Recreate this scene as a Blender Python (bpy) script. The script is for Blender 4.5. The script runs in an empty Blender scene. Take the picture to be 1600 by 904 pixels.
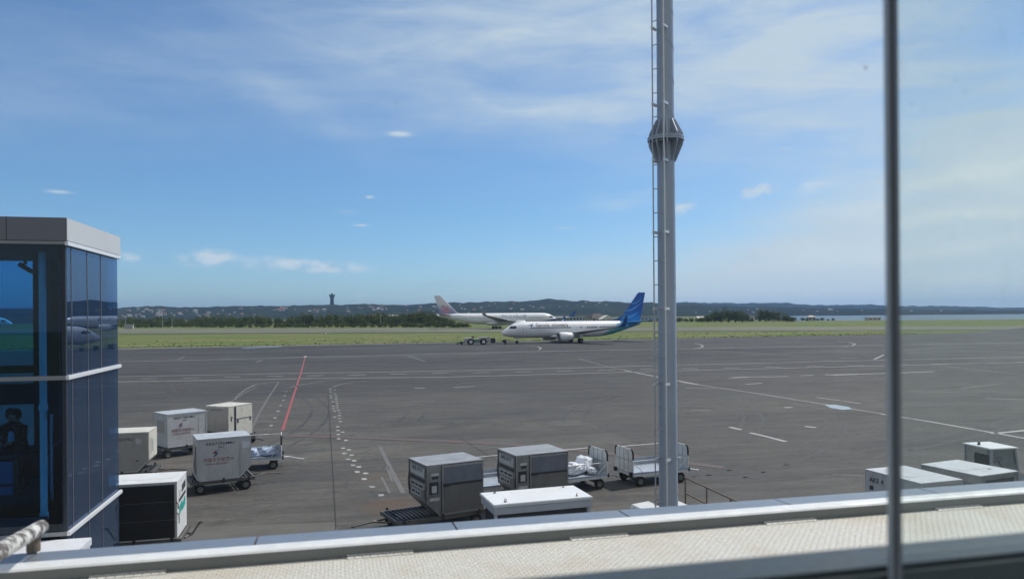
import bpy, bmesh, math, random
from mathutils import Vector, Matrix, Euler
rnd = random.Random(7)
SC = bpy.context.scene
COL = SC.collection
R = math.radians
# ------------------------------------------------------------------ camera frame (photo pixels 1600x904)
FPX, HZ, HC, ROLL = 1155.0, 492.0, 6.9, R(.45)
_c, _s = math.cos(ROLL), math.sin(ROLL)
def at(px, py, z=0.0, d=None):
    """point on the plane Z=z (or at depth d) seen at a photo pixel: used once to survey where things stand"""
    U = px - 800; V = HZ - py
    u = U*_c + V*_s; v = -U*_s + V*_c
    if d is None: d = FPX*(z - HC)/v
    return Vector((u/FPX*d, d, HC + v/FPX*d))
TH = R(13.3)                                   # the terminal's own direction
E1 = Vector((math.cos(TH), math.sin(TH), 0)); E2 = Vector((-math.sin(TH), math.cos(TH), 0))
def te(t, n, z=0.0): return E1*t + E2*n + Vector((0, 0, z))
# ------------------------------------------------------------------ tagging
def tag(o, label=None, cat=None, group=None, kind=None):
    if label: o['label'] = label
    if cat: o['category'] = cat
    if group: o['group'] = group
    if kind: o['kind'] = kind
    return o
def empty(name, loc=(0, 0, 0), rz=0.0, label=None, cat=None, group=None):
    o = bpy.data.objects.new(name, None); COL.objects.link(o)
    o.empty_display_size = .3
    o.location = loc; o.rotation_euler = (0, 0, rz)
    return tag(o, label, cat, group)
def kids(o): return [c for c in bpy.data.objects if c.parent == o]
def copy_tree(o, parent=None):
    c = o.copy(); COL.objects.link(c)
    if parent is not None: c.parent = parent
    for ch in kids(o): copy_tree(ch, c)
    return c
# ------------------------------------------------------------------ mesh builder
class MB:
    def __init__(self): self.v = []; self.f = []; self.m = None
    def _add(self, vs, fs):
        o = len(self.v)
        self.v += [tuple(self.m @ Vector(p)) if self.m else tuple(p) for p in vs]
        self.f += [tuple(i + o for i in f) for f in fs]
        return self
    def box(self, x0, x1, y0, y1, z0, z1):
        vs = [(x, y, z) for z in (z0, z1) for y in (y0, y1) for x in (x0, x1)]
        return self._add(vs, [(0, 2, 3, 1), (4, 5, 7, 6), (0, 1, 5, 4), (2, 6, 7, 3), (0, 4, 6, 2), (1, 3, 7, 5)])
    def prism(self, poly, a0, a1, axis='y'):
        n = len(poly)
        def P(p, a): return {'y': (p[0], a, p[1]), 'x': (a, p[0], p[1]), 'z': (p[0], p[1], a)}[axis]
        vs = [P(p, a0) for p in poly] + [P(p, a1) for p in poly]
        fs = [tuple(range(n))[::-1], tuple(range(n, 2*n))] + [(i, (i + 1) % n, n + (i + 1) % n, n + i) for i in range(n)]
        return self._add(vs, fs)
    def cyl(self, p0, p1, r0, r1=None, n=12, caps=True):
        r1 = r0 if r1 is None else r1
        p0 = Vector(p0); p1 = Vector(p1); d = (p1 - p0).normalized()
        a = d.orthogonal().normalized(); b = d.cross(a)
        vs = []
        for p, r in ((p0, r0), (p1, r1)):
            for i in range(n):
                t = 2*math.pi*i/n; vs.append(p + (a*math.cos(t) + b*math.sin(t))*r)
        fs = [(i, (i + 1) % n, n + (i + 1) % n, n + i) for i in range(n)]
        if caps: fs += [tuple(range(n))[::-1], tuple(range(n, 2*n))]
        return self._add(vs, fs)
    def tube(self, pts, r, n=8):
        pts = [Vector(p) for p in pts]
        vs = []; fs = []
        a = None
        for i, p in enumerate(pts):
            d = (pts[min(i + 1, len(pts) - 1)] - pts[max(i - 1, 0)]).normalized()
            a = d.orthogonal().normalized() if a is None else (a - d*a.dot(d)).normalized()
            b = d.cross(a)
            for k in range(n):
                t = 2*math.pi*k/n; vs.append(p + (a*math.cos(t) + b*math.sin(t))*r)
        for i in range(len(pts) - 1):
            for k in range(n):
                fs.append((i*n + k, i*n + (k + 1) % n, (i + 1)*n + (k + 1) % n, (i + 1)*n + k))
        fs += [tuple(range(n))[::-1], tuple(range((len(pts) - 1)*n, len(pts)*n))]
        return self._add(vs, fs)
    def lathe(self, prof, origin=(0, 0, 0), axis=(0, 0, 1), n=20, a0=0.0, a1=2*math.pi):
        """prof: (radius, height) pairs"""
        o = Vector(origin); d = Vector(axis).normalized(); a = d.orthogonal().normalized(); b = d.cross(a)
        full = abs(a1 - a0 - 2*math.pi) < 1e-6
        m = n if full else n + 1
        vs = []; fs = []
        for r, h in prof:
            for k in range(m):
                t = a0 + (a1 - a0)*k/n
                vs.append(o + d*h + (a*math.cos(t) + b*math.sin(t))*max(r, 1e-4))
        for i in range(len(prof) - 1):
            for k in range(m if full else m - 1):
                k2 = (k + 1) % m
                fs.append((i*m + k, i*m + k2, (i + 1)*m + k2, (i + 1)*m + k))
        return self._add(vs, fs)
    def loft(self, rings, closed=True, caps=True):
        n = len(rings[0]); vs = [p for r in rings for p in r]; fs = []
        for i in range(len(rings) - 1):
            for k in range(n if closed else n - 1):
                k2 = (k + 1) % n
                fs.append((i*n + k, i*n + k2, (i + 1)*n + k2, (i + 1)*n + k))
        if caps and closed: fs += [tuple(range(n))[::-1], tuple(range((len(rings) - 1)*n, len(rings)*n))]
        return self._add(vs, fs)
    def quad(self, a, b, c, d): return self._add([a, b, c, d], [(0, 1, 2, 3)])
    def mesh(self, name, mat, smooth=False, bevel=0.0, fix=True):
        me = bpy.data.meshes.new(name); me.from_pydata(self.v, [], self.f); me.update()
        if fix or bevel:
            bm = bmesh.new(); bm.from_mesh(me)
            if fix: bmesh.ops.recalc_face_normals(bm, faces=bm.faces)
            if bevel:
                es = [e for e in bm.edges if len(e.link_faces) == 2 and e.calc_face_angle(0) > .5]
                bmesh.ops.bevel(bm, geom=es, offset=bevel, segments=2, affect='EDGES', clamp_overlap=True)
            bm.to_mesh(me); bm.free()
        for m in (mat if isinstance(mat, (list, tuple)) else [mat]): me.materials.append(m)
        if smooth:
            for p in me.polygons: p.use_smooth = True
            try: me.set_sharp_from_angle(angle=R(40))
            except Exception: pass
        return me
    def build(self, name, mat, parent=None, smooth=False, bevel=0.0, fix=True, loc=None):
        o = bpy.data.objects.new(name, self.mesh(name, mat, smooth, bevel, fix)); COL.objects.link(o)
        if parent is not None: o.parent = parent
        if loc is not None: o.location = loc
        return o
def share(name, me, parent, loc=(0, 0, 0), rot=(0, 0, 0), scale=(1, 1, 1)):
    o = bpy.data.objects.new(name, me); COL.objects.link(o); o.parent = parent
    o.location = loc; o.rotation_euler = rot; o.scale = scale
    return o
# ------------------------------------------------------------------ materials
def lin(r, g, b):
    f = lambda c: (c/255/12.92) if c/255 <= .04045 else ((c/255 + .055)/1.055)**2.4
    return (f(r), f(g), f(b), 1)
class NT:
    def __init__(self, tree): self.t = tree; self.n = tree.nodes; self.l = tree.links
    def add(self, kind, **kw):
        n = self.n.new(kind)
        for k, v in kw.items():
            if k == 'ins':
                for i, x in v.items():
                    if isinstance(x, bpy.types.NodeSocket): self.l.new(x, n.inputs[i])
                    else: n.inputs[i].default_value = x
            else: setattr(n, k, v)
        return n
    def math(self, op, a, b=0.0, c=None, clamp=False):
        ins = {0: a, 1: b}
        if c is not None: ins[2] = c
        return self.add('ShaderNodeMath', operation=op, use_clamp=clamp, ins=ins).outputs[0]
    def noise(self, vec, scale, detail=4, rough=.55, dist=0.0):
        return self.add('ShaderNodeTexNoise', ins={'Vector': vec, 'Scale': scale, 'Detail': detail, 'Roughness': rough, 'Distortion': dist}).outputs[0]
    def ramp(self, fac, a, b, lo=0.0, hi=1.0, smooth=True):
        n = self.add('ShaderNodeMapRange', interpolation_type='SMOOTHSTEP' if smooth else 'LINEAR', ins={0: fac, 1: a, 2: b, 3: lo, 4: hi})
        return n.outputs[0]
    def mix(self, fac, a, b, blend='MIX'):
        n = self.add('ShaderNodeMix', data_type='RGBA', blend_type=blend)
        for i, x in ((0, fac), (6, a), (7, b)):
            if isinstance(x, bpy.types.NodeSocket): self.l.new(x, n.inputs[i])
            else: n.inputs[i].default_value = x
        return n.outputs[2]
    def mapping(self, vec, loc=(0, 0, 0), rot=(0, 0, 0), scale=(1, 1, 1), vt='POINT'):
        return self.add('ShaderNodeMapping', vector_type=vt, ins={0: vec, 1: loc, 2: rot, 3: scale}).outputs[0]
def newmat(name):
    m = bpy.data.materials.new(name); m.use_nodes = True
    t = NT(m.node_tree)
    b = m.node_tree.nodes['Principled BSDF']
    return m, t, b
def pm(name, col, rough=.5, metal=0.0, var=.12, scale=2.0, grime=0.0, gcol=(.08, .07, .06, 1), bump=0.06, coat=0.0, spec=.5, streak=False):
    """painted / plain surface: colour varied by two noises, patches of grime with their own shape"""
    m, t, b = newmat(name)
    if len(col) == 3: col = tuple(col) + (1,)
    tc = t.add('ShaderNodeTexCoord').outputs['Object']
    info = t.add('ShaderNodeObjectInfo')
    off = t.add('ShaderNodeVectorMath', operation='MULTIPLY_ADD', ins={0: info.outputs['Location'], 1: (3.1, 2.3, 1.7), 2: tc}).outputs[0]
    n1 = t.noise(off, scale, 5, .6)
    n2 = t.noise(off, scale*9, 3, .6)
    f = t.math('ADD', t.math('MULTIPLY', n1, .7), t.math('MULTIPLY', n2, .3))
    lo = tuple(c*(1 - var) for c in col[:3]) + (1,); hi = tuple(min(1, c*(1 + var)) for c in col[:3]) + (1,)
    c = t.mix(t.ramp(f, .3, .7), lo, hi)
    if grime:
        g = t.mapping(off, scale=(1.0, 1.0, .25) if streak else (1, 1, 1))
        gn = t.noise(g, scale*1.7, 6, .68, .4)
        c = t.mix(t.math('MULTIPLY', t.ramp(gn, .5, .75), grime), c, gcol)
    t.l.new(c, b.inputs['Base Color'])
    t.l.new(t.ramp(n2, .2, .8, max(.03, rough - .1), min(1, rough + .12)), b.inputs['Roughness'])
    b.inputs['Metallic'].default_value = metal
    b.inputs['Specular IOR Level'].default_value = spec
    if coat: b.inputs['Coat Weight'].default_value = coat
    if bump:
        bn = t.add('ShaderNodeBump', ins={'Strength': bump, 'Distance': .02, 'Height': n2}).outputs[0]
        t.l.new(bn, b.inputs['Normal'])
    return m
M = {}
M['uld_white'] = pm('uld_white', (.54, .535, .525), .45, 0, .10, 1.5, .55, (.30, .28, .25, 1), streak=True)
M['uld_cream'] = pm('uld_cream', (.64, .61, .53), .45, 0, .10, 1.8, .8, (.33, .27, .18, 1), streak=True)  # sunlight put into a lighter cream for lit container faces, plus stains
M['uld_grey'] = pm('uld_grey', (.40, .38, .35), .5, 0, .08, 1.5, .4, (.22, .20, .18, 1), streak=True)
M['uld_alu'] = pm('uld_alu', (.27, .275, .275), .42, .5, .2, 2.4, .6, (.16, .15, .14, 1), streak=True)
M['uld_roof'] = pm('uld_roof', (.55, .56, .57), .4, .2, .12, 2.0, .55, (.35, .34, .32, 1))
M['uld_roof_alu'] = pm('uld_roof_alu', (.37, .365, .36), .4, .3, .15, 2.4, .6, (.25, .24, .23, 1))
M['uld_tarp'] = pm('uld_tarp', (.17, .18, .21), .75, 0, .15, 3.0, .3, (.28, .28, .28, 1), bump=.3)
M['uld_door'] = pm('uld_door', (.20, .19, .175), .55, .25, .10, 2.0, .35, (.12, .11, .1, 1), streak=True)
M['frame_dark'] = pm('frame_dark', (.06, .06, .065), .5, .4, .2, 4)
M['frame_mid'] = pm('frame_mid', (.34, .34, .33), .45, .5, .15, 4, .3)
M['black_tarp'] = pm('black_tarp', (.017, .019, .024), .62, 0, .2, 1.5, .25, (.04, .04, .04, 1), bump=.25)
M['white_paint'] = pm('white_paint', (.74, .735, .72), .4, 0, .07, 1.5, .35, (.45, .42, .37, 1))
M['box_white'] = pm('box_white', (.77, .775, .775), .35, 0, .05, 1.2, .3, (.55, .53, .5, 1))
M['box_side'] = pm('box_side', (.50, .53, .57), .45, 0, .06, 1.2, .2, (.3, .3, .3, 1))  # sides of the white box, their shade put into the blue-grey
M['cart_white'] = pm('cart_white', (.66, .67, .66), .45, 0, .08, 3, .45, (.25, .2, .16, 1))
M['cart_grey'] = pm('cart_grey', (.36, .38, .40), .5, .1, .1, 3, .3)
M['cart_deck'] = pm('cart_deck', (.40, .45, .52), .5, .3, .12, 3, .4)
M['rubber'] = pm('rubber', (.018, .018, .019), .75, 0, .25, 6)
M['rim'] = pm('rim', (.19, .19, .185), .45, .2, .1, 6, .4)
M['dolly'] = pm('dolly', (.14, .135, .125), .6, .35, .25, 3, .6, (.10, .07, .05, 1))
M['roller'] = pm('roller', (.035, .037, .045), .5, .3, .2, 3)
M['plastic_wrap'] = pm('plastic_wrap', (.72, .75, .80), .22, 0, .12, 3, .25, (.35, .40, .50, 1), bump=.5)
M['blue_bag'] = pm('blue_bag', (.45, .54, .70), .35, 0, .15, 3, .25, (.75, .78, .82, 1), bump=.4)
M['sticker'] = pm('sticker', (.72, .73, .75), .5, 0, .06, 4, .2)
M['sticker_grey'] = pm('sticker_grey', (.56, .56, .55), .5, 0, .1, 6, .4)
M['ink_black'] = pm('ink_black', (.045, .045, .05), .6, 0, .2, 5)
M['ink_red'] = pm('ink_red', (.30, .085, .07), .55, 0, .2, 5, .3, (.4, .3, .28, 1))
M['ink_blue'] = pm('ink_blue', (.03, .06, .22), .55, 0, .2, 5)
M['ink_teal'] = pm('ink_teal', (.02, .36, .30), .5, 0, .15, 5)
M['mast'] = pm('mast', (.40, .445, .52), .45, .25, .05, .8, .16, (.30, .33, .37, 1), streak=True)
M['galv'] = pm('galv', (.46, .48, .51), .42, .5, .12, 5, .2)
M['galv_bright'] = pm('galv_bright', (.78, .78, .76), .35, .2, .08, 5)  # lighter copy of galv, sunlight put into the colour of ladder parts
M['rust_rail'] = pm('rust_rail', (.20, .155, .115), .6, .2, .25, 6, .5, (.10, .06, .035, 1))
M['alu_dark'] = pm('alu_dark', (.19, .19, .215), .5, .3, .06, .7, .12, (.13, .13, .14, 1))  # front of the fascia, its shade put into the darker grey
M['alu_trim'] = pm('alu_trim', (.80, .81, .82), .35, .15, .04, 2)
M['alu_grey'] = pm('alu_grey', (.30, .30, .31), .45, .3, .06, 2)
M['coping'] = pm('coping', (.225, .255, .305), .38, .35, .05, 1.2, .22, (.36, .39, .43, 1))
M['coping_lip'] = pm('coping_lip', (.76, .76, .74), .4, .1, .07, 2.2, .45, (.55, .53, .5, 1))
M['parapet_in'] = pm('parapet_in', (.175, .185, .175), .55, .1, .12, 2, .3)
M['sill'] = pm('sill', (.040, .054, .060), .42, .25, .06, 3, .1)
M['sill_in'] = pm('sill_in', (.40, .43, .43), .5, 0, .06, 3)
M['post_dark'] = pm('post_dark', (.14, .15, .17), .45, .35, .08, 6)
M['post_edge'] = pm('post_edge', (.40, .42, .44), .45, .3, .08, 6)
M['concrete'] = pm('concrete', (.42, .42, .41), .8, 0, .08, .6, .25, (.28, .27, .25, 1), bump=.15)
M['annex_white'] = pm('annex_white', (.70, .71, .74), .5, 0, .05, 1, .15)
M['interior_dark'] = pm('interior_dark', (.020, .028, .045), .6, 0, .15, 1)
M['interior_mid'] = pm('interior_mid', (.10, .14, .20), .5, 0, .1, 1)
M['interior_light'] = pm('interior_light', (.55, .62, .70), .5, 0, .08, 1)
M['tube_white'] = pm('tube_white', (.85, .9, .95), .4, 0, .04, 2)
# aircraft
M['jet_white'] = pm('jet_white', (.84, .84, .85), .28, 0, .025, .5, .08, (.62, .61, .6, 1), coat=.3)
M['jet_grey'] = pm('jet_grey', (.34, .35, .37), .4, .2, .08, .7)
M['jet_dark'] = pm('jet_dark', (.03, .032, .038), .35, .2, .1, 2)
M['jet_metal'] = pm('jet_metal', (.55, .55, .56), .3, .7, .08, 2)
M['jet_window'] = pm('jet_window', (.025, .03, .05), .15, 0, .1, 3)
M['jet_blue'] = pm('jet_blue', (.014, .085, .33), .3, 0, .1, 1, coat=.3)
M['feather'] = pm('feather', (.10, .36, .70), .35, 0, .1, 1)
M['feather_pale'] = pm('feather_pale', (.24, .55, .68), .35, 0, .1, 1)
M['petal'] = pm('petal', (.56, .27, .35), .4, 0, .25, 1.5, .5, (.72, .50, .54, 1))
M['title_grey'] = pm('title_grey', (.13, .12, .11), .5, 0, .1, 2)
M['title_navy'] = pm('title_navy', (.16, .16, .27), .5, 0, .1, 2)
M['tug_grey'] = pm('tug_grey', (.42, .41, .38), .5, 0, .1, 1, .35, (.2, .19, .17, 1))
M['tug_green'] = pm('tug_green', (.11, .24, .15), .5, 0, .15, 1, .3)
M['skin'] = pm('skin', (.42, .26, .18), .5, 0, .06, 4)
M['hair'] = pm('hair', (.010, .009, .009), .5, 0, .2, 20)
M['jacket'] = pm('jacket', (.018, .02, .028), .8, 0, .2, 5)
M['shirt'] = pm('shirt', (.45, .60, .78), .8, 0, .1, 5)
M['trousers'] = pm('trousers', (.03, .035, .05), .85, 0, .2, 5)
M['bark'] = pm('bark', (.12, .09, .065), .9, 0, .25, 4, bump=.5)
M['roof_tile'] = pm('roof_tile', (.28, .13, .08), .8, 0, .25, .4)
M['roof_grey'] = pm('roof_grey', (.30, .30, .31), .7, 0, .15, .3)
M['roof_dark'] = pm('roof_dark', (.055, .05, .048), .8, 0, .15, .3)
M['house_wall'] = pm('house_wall', (.62, .59, .53), .8, 0, .12, .2, .2)
M['terminal_wall'] = pm('terminal_wall', (.42, .43, .45), .7, 0, .12, .1, .25)
M['gable_pale'] = pm('gable_pale', (.52, .48, .42), .8, 0, .1, .2)
M['statue'] = pm('statue', (.05, .07, .08), .7, .2, .2, .1)
M['bird'] = pm('bird', (.02, .02, .02), .8)
M['sign_yellow'] = pm('sign_yellow', (.65, .55, .12), .5)

def peeling():
    m, t, b = newmat('peeling_paint')
    tc = t.add('ShaderNodeTexCoord').outputs['Object']
    n = t.noise(t.mapping(tc, scale=(1, 1, 1)), 26, 6, .7, .8)
    n2 = t.noise(tc, 7, 4, .6)
    f = t.ramp(t.math('ADD', t.math('MULTIPLY', n, .65), t.math('MULTIPLY', n2, .35)), .475, .53)
    c = t.mix(f, (.10, .085, .075, 1), (.60, .60, .57, 1))
    t.l.new(c, b.inputs['Base Color']); b.inputs['Roughness'].default_value = .75
    t.l.new(t.add('ShaderNodeBump', ins={'Strength': .8, 'Distance': .004, 'Height': f}).outputs[0], b.inputs['Normal'])
    return m
M['peeling'] = peeling()

def deck_mat():
    """cream deck sheet: rows of small embossed holes, rust-coloured weathering"""
    m, t, b = newmat('deck_sheet')
    tc = t.add('ShaderNodeTexCoord').outputs['Object']
    wob = t.add('ShaderNodeTexNoise', ins={'Vector': tc, 'Scale': 3.0, 'Detail': 3}).outputs['Color']
    tw = t.add('ShaderNodeVectorMath', operation='MULTIPLY_ADD', ins={0: wob, 1: (.02, .02, 0), 2: tc}).outputs[0]
    br = t.add('ShaderNodeTexBrick', offset=.5, ins={'Vector': tw, 'Color1': (1, 1, 1, 1), 'Color2': (.93, .93, .93, 1), 'Mortar': (0, 0, 0, 1),
        'Scale': 1.0, 'Mortar Size': .0032, 'Mortar Smooth': .6, 'Brick Width': .030, 'Row Height': .017})
    big = t.noise(tc, 2.2, 5, .6, .3); fine = t.noise(tc, 60, 3, .6)
    base = t.mix(t.ramp(fine, .3, .7), (.58, .565, .51, 1), (.73, .71, .65, 1))
    base = t.mix(t.math('MULTIPLY', t.ramp(big, .48, .68), .55), base, (.54, .47, .36, 1))
    base = t.mix(t.math('MULTIPLY', t.math('SUBTRACT', 1.0, br.outputs['Color']), .55), base, (.30, .27, .22, 1))
    t.l.new(base, b.inputs['Base Color']); b.inputs['Roughness'].default_value = .65
    t.l.new(t.add('ShaderNodeBump', ins={'Strength': .7, 'Distance': .004, 'Height': br.outputs['Color']}).outputs[0], b.inputs['Normal'])
    return m
M['deck'] = deck_mat()

def glass_mat(name, tint, refl=1.6, gloss=(1, 1, 1, 1), body=None, bodyf=0.0):
    m, t, b = newmat(name); t.n.remove(b)
    tr = t.add('ShaderNodeBsdfTransparent', ins={0: tint})
    gl = t.add('ShaderNodeBsdfGlossy', ins={'Color': gloss, 'Roughness': .01})
    bf = t.add('ShaderNodeNewGeometry').outputs['Backfacing']     # the slab's far face must not mirror: same index on both faces
    fr = t.add('ShaderNodeFresnel', ins={'IOR': t.ramp(bf, 0, 1, refl, 1/refl, False)}).outputs[0]
    sh = tr.outputs[0]
    if body:
        df = t.add('ShaderNodeBsdfDiffuse', ins={0: body})
        sh = t.add('ShaderNodeMixShader', ins={0: bodyf, 1: sh, 2: df.outputs[0]}).outputs[0]
    mx = t.add('ShaderNodeMixShader', ins={0: fr, 1: sh, 2: gl.outputs[0]})
    t.l.new(mx.outputs[0], t.n['Material Output'].inputs[0])
    return m
M['tinted_glass'] = glass_mat('tinted_glass', (.42, .68, .83, 1), 1.35)
M['tinted_glass_side'] = glass_mat('tinted_glass_side', (.34, .48, .62, 1), 1.75, (.62, .76, 1.0, 1), body=(.05, .10, .19, 1), bodyf=.22)
M['balustrade_glass'] = glass_mat('balustrade_glass', (.6, .8, .95, 1), 1.5, body=(.10, .22, .42, 1), bodyf=.95)
M['cab_glass'] = glass_mat('cab_glass', (.72, .76, .78, 1), 1.5)
def pane_mat(name, tint, dust, dustcol, speck):
    m, t, b = newmat(name); t.n.remove(b)
    tc = t.add('ShaderNodeTexCoord').outputs['Object']
    tr = t.add('ShaderNodeBsdfTransparent', ins={0: tint})
    df = t.add('ShaderNodeBsdfDiffuse', ins={0: dustcol})
    drip = t.noise(t.mapping(tc, scale=(60, 60, 6)), 1.0, 4, .7)
    n = t.noise(tc, 5.0, 3, .6)
    f = t.math('MULTIPLY', t.math('ADD', t.ramp(n, .3, .7, .7, 1.2), t.ramp(drip, .60, .75, 0, 1.2)), dust)
    if speck:
        vo = t.add('ShaderNodeTexVoronoi', ins={'Vector': t.mapping(tc, scale=(1, 1, .6)), 'Scale': 62.0})
        s = t.math('MULTIPLY', t.ramp(vo.outputs['Distance'], .06, .14, 1, 0), t.math('GREATER_THAN', t.noise(tc, 37, 1, .5), .60))
        f = t.math('ADD', f, t.math('MULTIPLY', s, speck), clamp=True)
    mx = t.add('ShaderNodeMixShader', ins={0: f, 1: tr.outputs[0], 2: df.outputs[0]})
    t.l.new(mx.outputs[0], t.n['Material Output'].inputs[0])
    return m
M['pane_clear'] = pane_mat('pane_clear', (.985, .99, .99, 1), .006, (.7, .7, .7, 1), 0)
M['pane_dusty'] = pane_mat('pane_dusty', (.95, .975, .965, 1), .06, (.75, .8, .78, 1), .10)
# ------------------------------------------------------------------ text
def text(s, size, mat, parent, mtx, name='lettering', align='CENTER', warp=None, depth=.004, sx=1.0, bold=0.0):
    cu = bpy.data.curves.new('txt', 'FONT'); cu.body = s; cu.size = size; cu.align_x = align; cu.align_y = 'CENTER'
    cu.extrude = depth; cu.offset = bold; cu.resolution_u = 3
    ob = bpy.data.objects.new('txt', cu); COL.objects.link(ob)
    dg = bpy.context.evaluated_depsgraph_get()
    me = bpy.data.meshes.new_from_object(ob.evaluated_get(dg))
    bpy.data.objects.remove(ob); bpy.data.curves.remove(cu)
    me.name = name
    for v in me.vertices:
        p = mtx @ Vector((v.co.x*sx, v.co.y, v.co.z))
        v.co = warp(p) if warp else p
    me.materials.clear(); me.materials.append(mat)
    o = bpy.data.objects.new(name, me); COL.objects.link(o); o.parent = parent
    return o
def face_front(x, y, z):      # text on a face looking to local -y
    return Matrix.Translation((x, y, z)) @ Matrix.Rotation(R(90), 4, 'X')
def face_left(x, y, z):       # text on a face looking to local -x
    return Matrix.Translation((x, y, z)) @ Matrix.Rotation(R(-90), 4, 'Z') @ Matrix.Rotation(R(90), 4, 'X')
def face_right(x, y, z):      # text on a face looking to local +x
    return Matrix.Translation((x, y, z)) @ Matrix.Rotation(R(90), 4, 'Z') @ Matrix.Rotation(R(90), 4, 'X')
# ------------------------------------------------------------------ camera, sun, sky
SUN_AZ, SUN_EL = R(36), R(52)          # azimuth from +X towards +Y
S = Vector((math.cos(SUN_EL)*math.cos(SUN_AZ), math.cos(SUN_EL)*math.sin(SUN_AZ), math.sin(SUN_EL)))
cam = bpy.data.cameras.new('camera'); co = bpy.data.objects.new('camera', cam); COL.objects.link(co)
cam.sensor_width = 36; cam.lens = 36*FPX/1600; cam.clip_start = .05; cam.clip_end = 40000
cam.shift_y = (HZ - 452)/1600
co.location = (0, 0, HC)
co.matrix_world = Matrix.Translation((0, 0, HC)) @ Matrix.Rotation(R(90), 4, 'X') @ Matrix.Rotation(-ROLL, 4, 'Z')
cam.dof.use_dof = True; cam.dof.focus_distance = 70; cam.dof.aperture_fstop = 3.4; cam.dof.aperture_blades = 0
SC.camera = co
sun = bpy.data.lights.new('sun', 'SUN'); so = bpy.data.objects.new('sun', sun); COL.objects.link(so)
sun.energy = 3.6; sun.angle = R(.55); sun.color = (1.0, .955, .89)
so.location = (40, 30, 60); so.rotation_euler = (-S).to_track_quat('-Z', 'Y').to_euler()
SC.view_settings.view_transform = 'Standard'; SC.view_settings.look = 'None'
SC.view_settings.exposure = EXPO if 'EXPO' in globals() else 0.0; SC.view_settings.gamma = 1.0; SC.view_settings.use_curve_mapping = False
SC.cycles.use_adaptive_sampling = True; SC.cycles.adaptive_threshold = .02; SC.cycles.adaptive_min_samples = 24; SC.cycles.diffuse_bounces = 3; SC.cycles.glossy_bounces = 3
SC.cycles.max_bounces = 7; SC.cycles.transparent_max_bounces = 16; SC.cycles.volume_bounces = 1
SC.cycles.use_denoising = True; SC.cycles.sample_clamp_indirect = 6
SC.cycles.caustics_reflective = False; SC.cycles.caustics_refractive = False

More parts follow.
